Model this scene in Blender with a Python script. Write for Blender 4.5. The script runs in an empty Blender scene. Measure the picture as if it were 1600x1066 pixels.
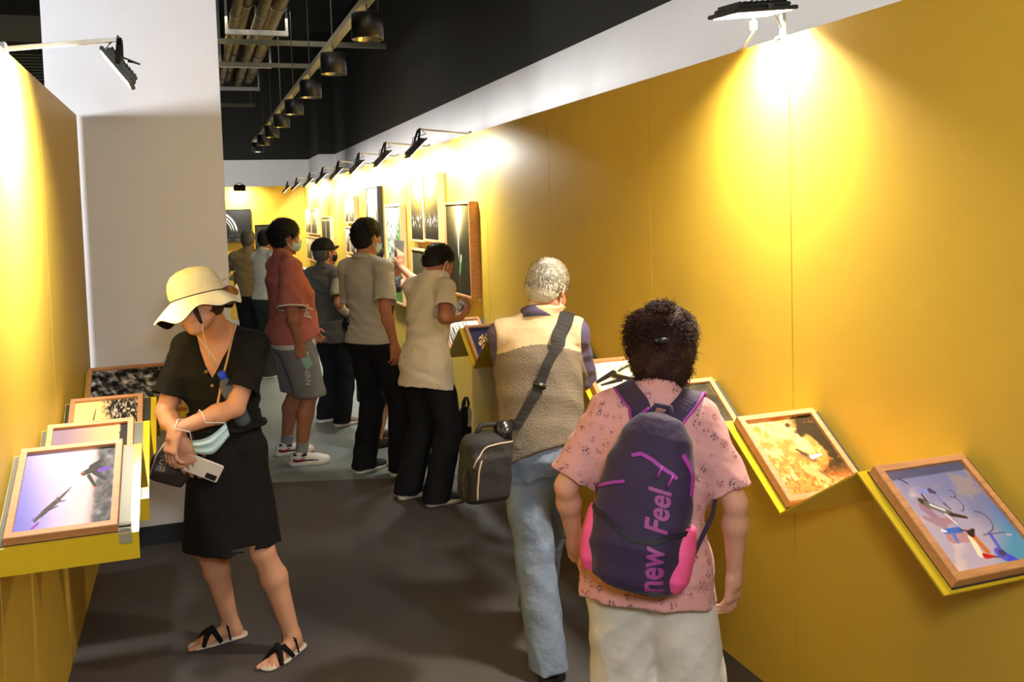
import bpy, math, random
import numpy as np
from mathutils import Vector, Matrix
from mathutils.bvhtree import BVHTree

SC = bpy.context.scene
COL = SC.collection
random.seed(7)
RNG = np.random.default_rng(7)
PI = math.pi
A = lambda *v: np.array(v, dtype=float)
def nrm(v):
    v = np.asarray(v, float); return v / np.linalg.norm(v)

# ------------------------------------------------------------------ camera
cam_d = bpy.data.cameras.new('camera')
cam_d.sensor_width = 36.0
cam_d.lens = 36.0 * 1430 / 1600
cam_d.shift_y = -(533 - 410) / 1600
cam_d.clip_start = 0.05
cam_d.clip_end = 100
cam = bpy.data.objects.new('camera', cam_d)
COL.objects.link(cam)
_yc = nrm(A(-500, 67, -1430))
_u = A(-0.03, 1, 0); _u[2] = -(_u[0] * _yc[0] + _u[1] * _yc[1]) / _yc[2]; _u = nrm(_u)
_xc = np.cross(_yc, _u)
cam.matrix_world = Matrix.Translation((0, 0, 1.8)) @ Matrix([list(_xc), list(_yc), list(_u)]).to_4x4()
SC.camera = cam

# ------------------------------------------------------------------ world, exposure, large lights
SC.view_settings.view_transform = 'Standard'
SC.view_settings.look = 'None'
SC.view_settings.gamma = 1
SC.view_settings.use_curve_mapping = False
SC.view_settings.exposure = 0.0
w = bpy.data.worlds.new('world'); SC.world = w; w.use_nodes = True
w.node_tree.nodes['Background'].inputs[0].default_value = (1.0, 0.93, 0.82, 1)
w.node_tree.nodes['Background'].inputs[1].default_value = 0.03

def area_light(name, loc, target, size, power, col=(1, 0.9, 0.75), size_y=None, spread=180):
    l = bpy.data.lights.new(name, 'AREA')
    l.energy = power; l.color = col; l.size = size
    if size_y: l.shape = 'RECTANGLE'; l.size_y = size_y
    l.spread = math.radians(spread)
    o = bpy.data.objects.new(name, l); COL.objects.link(o)
    o.location = loc
    d = Vector(target) - Vector(loc)
    o.rotation_euler = d.to_track_quat('-Z', 'Y').to_euler()
    return o
WARM = (1.0, 0.95, 0.86)
NEUT = (0.93, 0.97, 1.0)
area_light('flash_light', (0.12, -0.1, 2.1), (0.75, 4.0, 1.1), 0.25, 38, NEUT)
area_light('hall_light_behind', (0.9, -1.2, 3.6), (0.9, 2.5, 0.6), 1.6, 39, WARM)
area_light('neighbour_booth_flood', (-2.6, 3.2, 2.2), (0.6, 5.6, 2.9), 0.35, 110, NEUT)
area_light('back_fill_light', (2.3, 9.5, 2.15), (2.95, 9.5, 2.9), 15.0, 34, (.95, .98, 1), size_y=.2)  # added hidden strip behind the right wall, brightens the white building wall
area_light('rear_fill_light', (.2, 18.2, 2.1), (.3, 21.2, 2.7), 3.0, 46, (1, .97, .85), size_y=.3)  # unseen fill added beyond the far yellow wall to lift the end wall
area_light('hall_light_mid', (0.7, 7.6, 4.3), (0.7, 7.6, 0), 2.2, 22, (1, .92, .75))
area_light('hall_light_far', (0.8, 12.5, 4.3), (0.8, 12.5, 0), 2.2, 46, (1, .92, .75))

# ------------------------------------------------------------------ materials
def c(r, g, b):
    f = lambda v: ((v / 255 + 0.055) / 1.055) ** 2.4 if v > 10 else v / 255 / 12.92
    return (f(r), f(g), f(b), 1)
MATS = {}
def mat(name, col, rough=0.6, metal=0.0, bump=0.0, bscale=60.0, var=0.0, vscale=4.0, spec=0.5, coat=0.0, emit=0, sub=0.0, trans=0.0, sheen=0.0, alpha=1.0, stretch=None):
    if name in MATS: return MATS[name]
    m = bpy.data.materials.new(name); m.use_nodes = True
    nt = m.node_tree; b = nt.nodes['Principled BSDF']
    b.inputs['Base Color'].default_value = col
    b.inputs['Roughness'].default_value = rough
    b.inputs['Metallic'].default_value = metal
    b.inputs['Specular IOR Level'].default_value = spec
    b.inputs['Coat Weight'].default_value = coat
    b.inputs['Coat Roughness'].default_value = 0.12
    b.inputs['Sheen Weight'].default_value = sheen
    b.inputs['Transmission Weight'].default_value = trans
    b.inputs['Alpha'].default_value = alpha
    if sub:
        b.inputs['Subsurface Weight'].default_value = sub
        b.inputs['Subsurface Radius'].default_value = (0.01, 0.004, 0.002)
        b.inputs['Subsurface Scale'].default_value = 1.0
    if emit:
        b.inputs['Emission Color'].default_value = col
        b.inputs['Emission Strength'].default_value = emit
    tc = nt.nodes.new('ShaderNodeTexCoord'); mp = nt.nodes.new('ShaderNodeMapping')
    nt.links.new(tc.outputs['Object'], mp.inputs[0])
    if stretch: mp.inputs['Scale'].default_value = stretch
    if var:
        n = nt.nodes.new('ShaderNodeTexNoise'); n.inputs['Scale'].default_value = vscale; n.inputs['Detail'].default_value = 5
        nt.links.new(mp.outputs[0], n.inputs['Vector'])
        r = nt.nodes.new('ShaderNodeValToRGB')
        r.color_ramp.elements[0].position = 0.3; r.color_ramp.elements[1].position = 0.7
        r.color_ramp.elements[0].color = tuple(x * (1 - var) for x in col[:3]) + (1,)
        r.color_ramp.elements[1].color = tuple(min(1, x * (1 + var)) for x in col[:3]) + (1,)
        nt.links.new(n.outputs[0], r.inputs[0]); nt.links.new(r.outputs[0], b.inputs['Base Color'])
    if bump:
        n2 = nt.nodes.new('ShaderNodeTexNoise'); n2.inputs['Scale'].default_value = bscale; n2.inputs['Detail'].default_value = 6
        nt.links.new(mp.outputs[0], n2.inputs['Vector'])
        bp = nt.nodes.new('ShaderNodeBump'); bp.inputs['Strength'].default_value = bump; bp.inputs['Distance'].default_value = 0.01
        nt.links.new(n2.outputs[0], bp.inputs['Height']); nt.links.new(bp.outputs[0], b.inputs['Normal'])
    MATS[name] = m
    return m
def print_mat():
    if 'print' in MATS: return MATS['print']
    m = bpy.data.materials.new('print'); m.use_nodes = True
    nt = m.node_tree; b = nt.nodes['Principled BSDF']
    a = nt.nodes.new('ShaderNodeAttribute'); a.attribute_name = 'Col'
    nt.links.new(a.outputs['Color'], b.inputs['Base Color'])
    b.inputs['Roughness'].default_value = 0.5
    b.inputs['Specular IOR Level'].default_value = 0.12
    MATS['print'] = m
    return m
def floral_mat():
    m = mat('pink_floral', c(208, 150, 146), 0.85, bump=0.25, bscale=40, sheen=0.1)
    nt = m.node_tree; b = nt.nodes['Principled BSDF']; tc = [n for n in nt.nodes if n.type == 'MAPPING'][0]
    v = nt.nodes.new('ShaderNodeTexVoronoi'); v.inputs['Scale'].default_value = 30; v.inputs['Randomness'].default_value = .8
    v2 = nt.nodes.new('ShaderNodeTexVoronoi'); v2.inputs['Scale'].default_value = 150
    nt.links.new(tc.outputs[0], v.inputs['Vector']); nt.links.new(tc.outputs[0], v2.inputs['Vector'])
    r = nt.nodes.new('ShaderNodeValToRGB'); r.color_ramp.elements[0].position = .24; r.color_ramp.elements[1].position = .46
    r.color_ramp.elements[0].color = (1, 1, 1, 1); r.color_ramp.elements[1].color = (0, 0, 0, 1)
    r2 = nt.nodes.new('ShaderNodeValToRGB'); r2.color_ramp.elements[0].position = .3; r2.color_ramp.elements[1].position = .6
    r2.color_ramp.elements[0].color = (1, 1, 1, 1); r2.color_ramp.elements[1].color = (0, 0, 0, 1)
    nt.links.new(v.outputs['Distance'], r.inputs[0]); nt.links.new(v2.outputs['Distance'], r2.inputs[0])
    mu = nt.nodes.new('ShaderNodeMath'); mu.operation = 'MULTIPLY'
    nt.links.new(r.outputs[0], mu.inputs[0]); nt.links.new(r2.outputs[0], mu.inputs[1])
    hs = nt.nodes.new('ShaderNodeMixRGB'); hs.inputs[1].default_value = c(150, 60, 75); hs.inputs[2].default_value = c(70, 70, 90)
    nt.links.new(v.outputs['Color'], hs.inputs[0])
    mx = nt.nodes.new('ShaderNodeMixRGB'); mx.inputs[1].default_value = c(208, 150, 146)
    nt.links.new(mu.outputs[0], mx.inputs[0]); nt.links.new(hs.outputs[0], mx.inputs[2])
    nt.links.new(mx.outputs[0], b.inputs['Base Color'])
    return m

YEL = mat('yellow_wall', c(202, 168, 60), 0.48, bump=0.12, bscale=9, var=0.03, vscale=2.5, spec=0.35)
YSH = mat('yellow_sheet', c(206, 176, 38), 0.16, bump=0.03, bscale=6, spec=0.6, coat=0.6)
WHT = mat('white_paint', c(230, 228, 232), 0.75, bump=0.05, bscale=30, var=0.02)
DRK = mat('dark_paint', c(32, 31, 26), 0.85, bump=0.1, bscale=8)
BLK = mat('black_metal', c(24, 24, 24), 0.4, bump=0.05)
STEEL = mat('galvanised', c(190, 188, 182), 0.35, 0.8, var=0.1, vscale=20)
WOOD = mat('oak_frame', c(188, 132, 84), 0.5, bump=0.15, bscale=30, var=0.16, vscale=14, stretch=(1, 6, 6))
WOODL = mat('pale_frame', c(212, 170, 118), 0.5, bump=0.1, bscale=30, var=0.12, vscale=14, stretch=(6, 1, 6))

# ------------------------------------------------------------------ object helpers
def link(o, parent=None, label=None, cat=None, group=None, kind=None):
    COL.objects.link(o)
    if parent is not None: o.parent = parent
    if label: o['label'] = label
    if cat: o['category'] = cat
    if group: o['group'] = group
    if kind: o['kind'] = kind
    return o
def empty(name, loc, label=None, cat=None, group=None, kind=None):
    o = bpy.data.objects.new(name, None); o.empty_display_size = 0.05
    o.location = loc
    o['_o'] = [float(v) for v in loc]
    return link(o, None, label, cat, group, kind)
def org(o):
    v = A(0, 0, 0)
    while o is not None:
        v = v + A(*o.location); o = o.parent
    return v
def mesh(name, V, F, mats, parent=None, smooth=False, label=None, cat=None, group=None, kind=None, slots=None):
    """world-space verts; stored relative to the parent chain"""
    V = np.asarray(V, dtype=np.float32).reshape(-1, 3)
    if parent is not None: V = V - org(parent).astype(np.float32)
    me = bpy.data.meshes.new(name)
    if isinstance(F, np.ndarray):
        n = len(F); k = F.shape[1]
        me.vertices.add(len(V)); me.vertices.foreach_set('co', V.ravel())
        me.loops.add(n * k); me.loops.foreach_set('vertex_index', F.astype(np.int32).ravel())
        me.polygons.add(n); me.polygons.foreach_set('loop_start', np.arange(0, n * k, k, dtype=np.int32))
        me.update(calc_edges=True)
    else:
        me.from_pydata([tuple(map(float, v)) for v in V], [], F); me.update()
    if not isinstance(mats, (list, tuple)): mats = [mats]
    for m in mats: me.materials.append(m)
    if slots is not None: me.polygons.foreach_set('material_index', np.asarray(slots, dtype=np.int32))
    if smooth: me.polygons.foreach_set('use_smooth', np.ones(len(me.polygons), dtype=bool))
    o = bpy.data.objects.new(name, me)
    return link(o, parent, label, cat, group, kind)
class MB:
    def __init__(s): s.V = []; s.F = []
    def add(s, V, F):
        n = len(s.V); s.V += [tuple(v) for v in V]; s.F += [tuple(i + n for i in f) for f in F]; return s
    def box(s, lo, hi, R=None, cen=None, ch=0.0):
        lo = A(*lo); hi = A(*hi); cc = (lo + hi) / 2; e = (hi - lo) / 2
        if ch <= 0:
            v = [A(x, y, z) * e + cc for x in (-1, 1) for y in (-1, 1) for z in (-1, 1)]
            f = [(0, 1, 3, 2), (4, 6, 7, 5), (0, 4, 5, 1), (2, 3, 7, 6), (0, 2, 6, 4), (1, 5, 7, 3)]
        else:
            import bmesh
            bm = bmesh.new(); bmesh.ops.create_cube(bm, size=1)
            for q in bm.verts: q.co = Vector(A(*q.co) * 2 * e + cc)
            bmesh.ops.bevel(bm, geom=bm.edges[:], offset=ch, segments=2, affect='EDGES')
            v = [A(*q.co) for q in bm.verts]; f = [tuple(q.index for q in p.verts) for p in bm.faces]; bm.free()
        if R is not None:
            o = A(0, 0, 0) if cen is None else A(*cen)
            v = [R @ q + o for q in v]
        return s.add(v, f)
    def tube(s, pts, r, n=8, cap=True):
        P = [A(*p) for p in pts]; rr = r if hasattr(r, '__len__') else [r] * len(P)
        V = []; up = A(0, 0, 1)
        for i, p in enumerate(P):
            d = nrm(P[min(i + 1, len(P) - 1)] - P[max(i - 1, 0)])
            if i == 0:
                a = np.cross(d, up)
                if np.linalg.norm(a) < .1: a = np.cross(d, A(1, 0, 0))
                a = nrm(a)
            else:
                a = nrm(a - d * (a @ d))
            b = np.cross(d, a)
            V += [p + rr[i] * (math.cos(t) * a + math.sin(t) * b) for t in np.arange(n) * 2 * PI / n]
        F = [(i * n + j, i * n + (j + 1) % n, (i + 1) * n + (j + 1) % n, (i + 1) * n + j) for i in range(len(P) - 1) for j in range(n)]
        if cap: F += [tuple(range(n))[::-1], tuple(range((len(P) - 1) * n, len(P) * n))]
        return s.add(V, F)
    def strap(s, pts, nor, wd, t=0.003):
        P = [A(*p) for p in pts]; V = []
        for i, p in enumerate(P):
            d = nrm(P[min(i + 1, len(P) - 1)] - P[max(i - 1, 0)]); n = nor[i]; n = nrm(n - d * (n @ d)); sd = np.cross(d, n)
            ww = wd[i] if hasattr(wd, '__len__') else wd
            V += [p + sd * ww / 2, p - sd * ww / 2, p - sd * ww / 2 + n * t, p + sd * ww / 2 + n * t]
        k = len(P)
        F = [(i * 4 + j, i * 4 + (j + 1) % 4, (i + 1) * 4 + (j + 1) % 4, (i + 1) * 4 + j) for i in range(k - 1) for j in range(4)]
        F += [(3, 2, 1, 0), (4 * k - 4, 4 * k - 3, 4 * k - 2, 4 * k - 1)]
        return s.add(V, F)
    def lathe(s, prof, cen, R=None, n=24):
        V = []; R = np.eye(3) if R is None else R
        for r, z in prof:
            V += [R @ A(r * math.cos(t), r * math.sin(t), z) + A(*cen) for t in np.arange(n) * 2 * PI / n]
        F = [(i * n + j, i * n + (j + 1) % n, (i + 1) * n + (j + 1) % n, (i + 1) * n + j) for i in range(len(prof) - 1) for j in range(n)]
        return s.add(V, F)
    def prism(s, poly, axis, a0, a1):
        """poly: list of 2D points; axis index of extrusion"""
        k = len(poly); V = []
        for a in (a0, a1):
            for p in poly:
                q = [p[0], p[1]]; q.insert(axis, a); V.append(q)
        F = [(j, (j + 1) % k, k + (j + 1) % k, k + j) for j in range(k)] + [tuple(range(k))[::-1], tuple(range(k, 2 * k))]
        return s.add(V, F)
    def done(s, name, m, parent=None, smooth=False, **kw): 
        o = mesh(name, s.V, s.F, m, parent, smooth, **kw)
        return o
def Rz(a): return np.array([[math.cos(a), -math.sin(a), 0], [math.sin(a), math.cos(a), 0], [0, 0, 1]])
def Rx(a): return np.array([[1, 0, 0], [0, math.cos(a), -math.sin(a)], [0, math.sin(a), math.cos(a)]])
def Ry(a): return np.array([[math.cos(a), 0, math.sin(a)], [0, 1, 0], [-math.sin(a), 0, math.cos(a)]])
def rad(d): return d * PI / 180

# ------------------------------------------------------------------ the setting
WX, LX, WT = 1.945, -0.545, 2.365     # right wall face, left wall face, wall top
# floor
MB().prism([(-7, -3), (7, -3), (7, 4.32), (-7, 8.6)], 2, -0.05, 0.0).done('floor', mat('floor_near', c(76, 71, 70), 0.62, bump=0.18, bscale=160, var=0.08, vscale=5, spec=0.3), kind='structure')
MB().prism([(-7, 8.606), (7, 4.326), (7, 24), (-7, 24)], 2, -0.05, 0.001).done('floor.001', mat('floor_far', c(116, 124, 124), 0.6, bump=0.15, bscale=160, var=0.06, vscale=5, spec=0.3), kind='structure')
# right yellow wall, in boards with fine joints
wr = empty('wall_right', (WX, 0, 0), kind='structure')
ys = [-1.0, 0.25, 1.45, 2.66, 3.68, 4.9, 6.1, 7.3, 8.5, 9.7, 10.9, 12.1, 13.3, 14.5, 15.7, 16.9]
for y0, y1 in zip(ys[:-1], ys[1:]):
    MB().box((WX, y0 + .0012, 0), (WX + .05, y1 - .0012, WT), ch=0.0015).done('panel', YEL, wr)
MB().box((WX + .012, -1, 0), (WX + .09, 16.9, WT - .004)).done('backing', YEL, wr)
wl = empty('wall_left', (LX, 0, 0), kind='structure')
ys = [-1.0, .4, 1.6, 2.8, 4.02, 5.3]
for y0, y1 in zip(ys[:-1], ys[1:]):
    MB().box((LX - .05, y0 + .0012, 0), (LX, y1 - .0012, WT), ch=0.0015).done('panel', YEL, wl)
MB().box((LX - .09, -1, 0), (LX - .012, 5.295, WT - .004)).done('backing', YEL, wl)
# far yellow wall
wf = empty('wall_far', (1, 16.9, 0), kind='structure')
for x0, x1 in [(-.6, .6), (.6, 1.8), (1.8, 1.945)]:
    MB().box((x0 + .001, 16.9, 0), (x1 - .001, 16.95, 2.35), ch=.0015).done('panel', YEL, wf)
# white partition behind the woman
wp = empty('wall_white', (-.2, 5.4, 0), kind='structure')
MB().box((-.70, 5.4, 0), (.182, 5.62, 3.6), ch=.002).done('panel', WHT, wp)
MB().box((-.70, 5.388, 0), (.19, 5.40, .105), ch=.002).done('skirting', mat('dark_gloss', c(38, 40, 46), 0.18, coat=.4), wp)
# building walls: white below, dark paint above
for (a, b, nm) in [((2.9, -2, 0), (3.05, 19.45, 3.08), 'wall_building_right'), ((2.55, 19.45, 0), (3.05, 21.2, 3.08), 'wall_building_column'), ((-6, 21.2, 0), (3.05, 21.35, 3.08), 'wall_building_far')]:
    MB().box(a, b).done(nm, WHT, kind='structure')
    MB().box((a[0], a[1], 3.08), (b[0], b[1], 5.6)).done(nm + '_upper', DRK, kind='structure')
MB().box((-6, -2, 0), (-5.9, 21.2, 5.6)).done('wall_building_left', DRK, kind='structure')
MB().box((-6, -3.1, 0), (3.05, -3.0, 5.6)).done('wall_building_near', DRK, kind='structure')
MB().box((-6, -3, 5.6), (3.05, 21.35, 5.7)).done('ceiling', DRK, kind='structure')

# ceiling: pipes, hangers, beams, track with pendant downlights
PIPE = mat('pipe_paint', c(104, 92, 58), 0.45, bump=.1, bscale=20, var=.2, vscale=6)
DIM = mat('dim_steel', c(86, 84, 68), 0.5, .3)
pr = empty('pipe_bundle', (.85, 14, 4.2), label='bundle of four large painted pipes running under the dark ceiling', cat='pipes')
for x, z, r in [(.60, 4.22, .055), (.73, 4.36, .07), (.90, 4.24, .065), (1.10, 4.36, .10)]:
    MB().tube([(x, 6, z), (x, 17.6, z), (x, 17.9, z + .08), (x, 18, z + .3), (x, 18, 5.6)], r, 14).done('pipe', PIPE, pr, True)
    jb = MB()
    for y in np.arange(8, 17.5, 1.7): jb.lathe([(r, -.04), (r + .014, -.04), (r + .014, .04), (r, .04)], (x, y, z), Rx(PI / 2), 14)
    jb.done('pipe_joint', PIPE, pr, True, kind='stuff')
for y in (12.0, 14.6, 17.2):
    hg = MB().box((.5, y - .03, 4.08), (1.26, y + .03, 4.14)).box((.5, y - .02, 4.14), (.53, y + .02, 5.6)).box((1.23, y - .02, 4.14), (1.26, y + .02, 5.6))
    hg.done('pipe_hanger', STEEL, None, label=['pale steel trapeze hanger under the pipes, nearest the camera', 'steel trapeze hanger halfway along the pipe bundle', 'steel trapeze hanger at the far bend of the pipes'][int((y - 12) / 2.6 + .1)], cat='bracket')
for y, x1, lb in [(12.2, 2.55, 'longest pale bar crossing below the dark ceiling, beside the pipes'), (14.0, 2.2, 'second pale bar crossing under the ceiling, behind the longest one'), (19.0, 1.3, 'far thin bar crossing under the ceiling at the back')]:
    MB().box((.2, y - .03, 4.0), (x1, y + .03, 4.06)).box((.25, y - .01, 4.06), (.27, y + .01, 5.6)).box((x1 - .1, y - .01, 4.06), (x1 - .08, y + .01, 5.6)).done('ceiling_bar', DIM, label=lb, cat='bar')
MB().box((1.215, 3.5, 3.30), (1.285, 19.4, 3.35)).done('lighting_track', mat('track_paint', c(150, 144, 120), .5), label='long pale lighting track carrying the black pendant downlights', cat='track')
for i in range(8): MB().tube([(1.25, 6.6 + i * 1.66 + .02, 3.351), (1.25, 6.6 + i * 1.66 + .02, 5.6)], .006, 6).done('hanging_rod', DIM, label='%s thin rod holding up the pale lighting track' % ['nearest', 'second', 'third', 'fourth', 'fifth', 'sixth', 'seventh', 'farthest'][i], cat='rod', group='rods of the lighting track')
names = ['nearest', 'second nearest', 'third', 'fourth', 'fifth', 'sixth', 'seventh', 'farthest']
for i in range(8):
    y = 6.6 + i * 1.66
    e = empty('pendant_light', (1.25, y, 3.05), label='%s black drum pendant light along the lighting track' % names[i], cat='lamp', group='black drum pendants under the ceiling')
    MB().lathe([(.0, .18), (.112, .18), (.114, .175), (.114, 0), (.106, 0), (.106, .05)], (1.25, y, 3.05), None, 28).done('drum', BLK, e, True)
    MB().lathe([(.106, .004), (.085, .03), (.04, .055), (0, .06)], (1.25, y, 3.05), None, 24).done('reflector', mat('reflector', c(190, 180, 150), .2, .9), e, True)
    MB().tube([(1.25, y, 3.225), (1.25, y, 3.299)], .006, 6).done('rod', DIM, e)
vb = MB().box((-1.95, 12, 3.45), (-1.35, 12.02, 3.9))
vr = vb.done('air_vent', DRK, label='grey louvred air vent up in the dark beside the white partition', cat='vent')
for k in range(9): MB().box((-1.93, 11.96, 3.475 + k * .035), (-1.37, 11.998, 3.49 + k * .035)).done('slat', DIM, vr)
MB().box((-3.2, 11.9, 3.9), (-1.0, 12.3, 4.2)).done('air_duct', DIM, label='dull grey air duct running above the louvred vent', cat='duct')

# folded lecterns along the walls -------------------------------------------------
PLT = mat('brushed_plate', c(84, 82, 72), .45, .7)
def folded_shelf(name, pts, x0, x1, label, lipz=None, t=.006, plate=(0, 1), pi_=0):
    """pts: (y, z) polyline of the folded sheet"""
    P = [A(0, p[0], p[1]) for p in pts]; n = len(P); up = []
    for i in range(n):
        ns = []
        for a, b in ((i - 1, i), (i, i + 1)):
            if a >= 0 and b < n:
                d = nrm(P[b] - P[a]); q = A(0, -d[2], d[1]); q = q if q[2] > 0 or abs(q[2]) < .01 else -q; ns.append(q)
        up.append(nrm(sum(ns)))
    V = []
    for i in range(n):
        for x in (x0, x1):
            V.append(P[i] + A(x, 0, 0)); V.append(P[i] + A(x, 0, 0) - up[i] * t)
    F = []
    for i in range(n - 1):
        a, b = 4 * i, 4 * i + 4
        F += [(a, a + 2, b + 2, b), (a + 1, b + 1, b + 3, a + 3), (a, b, b + 1, a + 1), (a + 2, a + 3, b + 3, b + 2)]
    F += [(0, 1, 3, 2), (4 * n - 4, 4 * n - 2, 4 * n - 1, 4 * n - 3)]
    o = mesh(name, V, F, YSH, None, label=label, cat='shelf')
    xa, xb = plate
    for i in range(n - 1):
        if P[i + 1][2] - P[i][2] > .1 and abs(P[i + 1][1] - P[i][1]) > .1 and (P[i + 1] - P[i])[1] > 0 and (i % 2 == pi_):
            d = P[i + 1] - P[i]; q = nrm(A(0, -d[2], d[1])); a, b = P[i] + d * .02 + q * .0005, P[i] + d * .985 + q * .0005
            VV = [v + A(x, 0, 0) for v in (a, b, b + q * .002, a + q * .002) for x in (xa, xb)]
            mesh('metal_plate', VV, [(0, 1, 3, 2), (4, 6, 7, 5), (0, 2, 4, 6), (1, 7, 5, 3), (0, 6, 7, 1), (2, 3, 5, 4)], PLT, o)
    return o

def frame_photo(name, cen, U, V, N, w, h, d, img, label, group=None, bw=.02, wood=None, n=90, mat_in=0.0, cat='picture'):
    """cen: centre of the back; image axes U (right), V (up), N (out)"""
    U = nrm(U); V = nrm(V); N = nrm(N); cen = A(*cen)
    e = empty(name, cen, label, cat, group)
    R = np.array([U, V, N]).T
    f = MB()
    o = [(-w / 2, -h / 2), (w / 2, -h / 2), (w / 2, h / 2), (-w / 2, h / 2)]
    i_ = [(-w / 2 + bw, -h / 2 + bw), (w / 2 - bw, -h / 2 + bw), (w / 2 - bw, h / 2 - bw), (-w / 2 + bw, h / 2 - bw)]
    VV = [R @ A(*p, 0) + cen for p in o] + [R @ A(*p, d - .002) + cen for p in o] + [R @ A(p[0] * (1 - .004 / w), p[1] * (1 - .004 / h), d) + cen for p in o] + [R @ A(*p, d) + cen for p in i_] + [R @ A(*p, d - .012) + cen for p in i_]
    F = [(3, 2, 1, 0)]
    for k in range(4):
        j = (k + 1) % 4
        F += [(k, j, 4 + j, 4 + k), (4 + k, 4 + j, 8 + j, 8 + k), (8 + k, 8 + j, 12 + j, 12 + k), (12 + k, 12 + j, 16 + j, 16 + k)]
    mesh('frame', VV, F, wood or WOOD, e)
    nu = max(8, int(n * min(1, w / h))); nv = max(8, int(n * min(1, h / w)))
    uu, vv = np.meshgrid(np.linspace(0, 1, nu), np.linspace(0, 1, nv))
    rgb = np.clip(img(uu, vv), 0, 255) / 255
    lin = np.where(rgb > .04045, ((rgb + .055) / 1.055) ** 2.4, rgb / 12.92)
    ww, hh = w - 2 * bw, h - 2 * bw
    PP = cen + np.outer(((uu - .5) * ww).ravel(), U) + np.outer(((vv - .5) * hh).ravel(), V) + N * (d - .010)
    ii = np.arange(nu * nv).reshape(nv, nu)
    FF = np.stack([ii[:-1, :-1], ii[:-1, 1:], ii[1:, 1:], ii[1:, :-1]], -1).reshape(-1, 4)
    p = mesh('print', PP, FF, print_mat(), e)
    ca = p.data.color_attributes.new('Col', 'FLOAT_COLOR', 'POINT')
    ca.data.foreach_set('color', np.concatenate([lin.reshape(-1, 3), np.ones((nu * nv, 1))], 1).astype(np.float32).ravel())
    return e

# painters: functions u,v (v up) -> rgb
def vnoise(u, v, s, seed=0, oct=4):
    r = np.zeros_like(u); a = 1; tot = 0
    for k in range(oct):
        g = np.random.default_rng(seed * 17 + k).random((64, 64))
        x = (u * s * 2 ** k) % 62; y = (v * s * 2 ** k) % 62
        xi = x.astype(int); yi = y.astype(int); fx = x - xi; fy = y - yi; fx = fx * fx * (3 - 2 * fx); fy = fy * fy * (3 - 2 * fy)
        r += a * ((g[yi, xi] * (1 - fx) + g[yi, xi + 1] * fx) * (1 - fy) + (g[yi + 1, xi] * (1 - fx) + g[yi + 1, xi + 1] * fx) * fy); tot += a; a *= .5
    return r / tot
def mixc(a, b, t):
    a = np.asarray(a, float); b = np.asarray(b, float); return a * (1 - t[..., None]) + b * t[..., None]
def seg(u, v, a, b, r0, r1=None, soft=.008):
    r1 = r0 if r1 is None else r1
    ax, ay = a; bx, by = b; dx, dy = bx - ax, by - ay
    t = np.clip(((u - ax) * dx + (v - ay) * dy) / (dx * dx + dy * dy + 1e-9), 0, 1)
    d = np.hypot(u - ax - t * dx, v - ay - t * dy) - (r0 + (r1 - r0) * t)
    return np.clip(.5 - d / soft, 0, 1)
def paint(img, m, col): return mixc(img, np.broadcast_to(np.asarray(col, float), img.shape), m)
def sm(x, a, b): t = np.clip((x - a) / (b - a), 0, 1); return t * t * (3 - 2 * t)
def img_dog(u, v):
    I = mixc([112, 108, 190], [176, 164, 214], sm(u + .2 * v, 0, .5)); I = mixc(I, [226, 190, 196], sm(u, .3, .68))
    I = mixc(I, [170, 150, 160], sm(u, .7, .8)); n = vnoise(u, v, 14, 3)
    g = 40 + 130 * n ** 1.5; I = mixc(I, np.stack([g, g, g * 1.12], -1), sm(u, .76 + .03 * n, .82 + .03 * n))
    n2 = vnoise(u, v, 40, 5)
    for a, b, r0, r1 in [((.2, .13), (.3, .24), .014, .03), ((.28, .22), (.42, .36), .032, .028), ((.42, .36), (.54, .5), .022, .004), ((.3, .24), (.42, .28), .02, .006), ((.38, .33), (.5, .34), .014, .004)]:
        I = paint(I, seg(u, v, a, b, r0, r1), [70, 62, 66])
    I = mixc(I, I * (.6 + .8 * n2[..., None]), seg(u, v, (.2, .13), (.5, .46), .04))
    for a, b, r0, r1 in [((.66, .66), (.8, .72), .03, .05), ((.74, .74), (.84, .8), .03, .03), ((.72, .62), (.8, .48), .022, .016), ((.78, .66), (.9, .56), .028, .02), ((.8, .68), (.9, .7), .03, .015)]:
        I = paint(I, seg(u, v, a, b, r0, r1), [30, 28, 34])
    I = paint(I, seg(u, v, (.64, .66), (.66, .67), .016), [120, 70, 50]); I = paint(I, seg(u, v, (.8, .46), (.82, .45), .012), [170, 90, 60])
    I = paint(I, seg(u, v, (.84, .68), (.93, .7), .03, .025), [92, 50, 170]); I = paint(I, seg(u, v, (.19, .05), (.24, .1), .014), [128, 60, 160])
    return I
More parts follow.
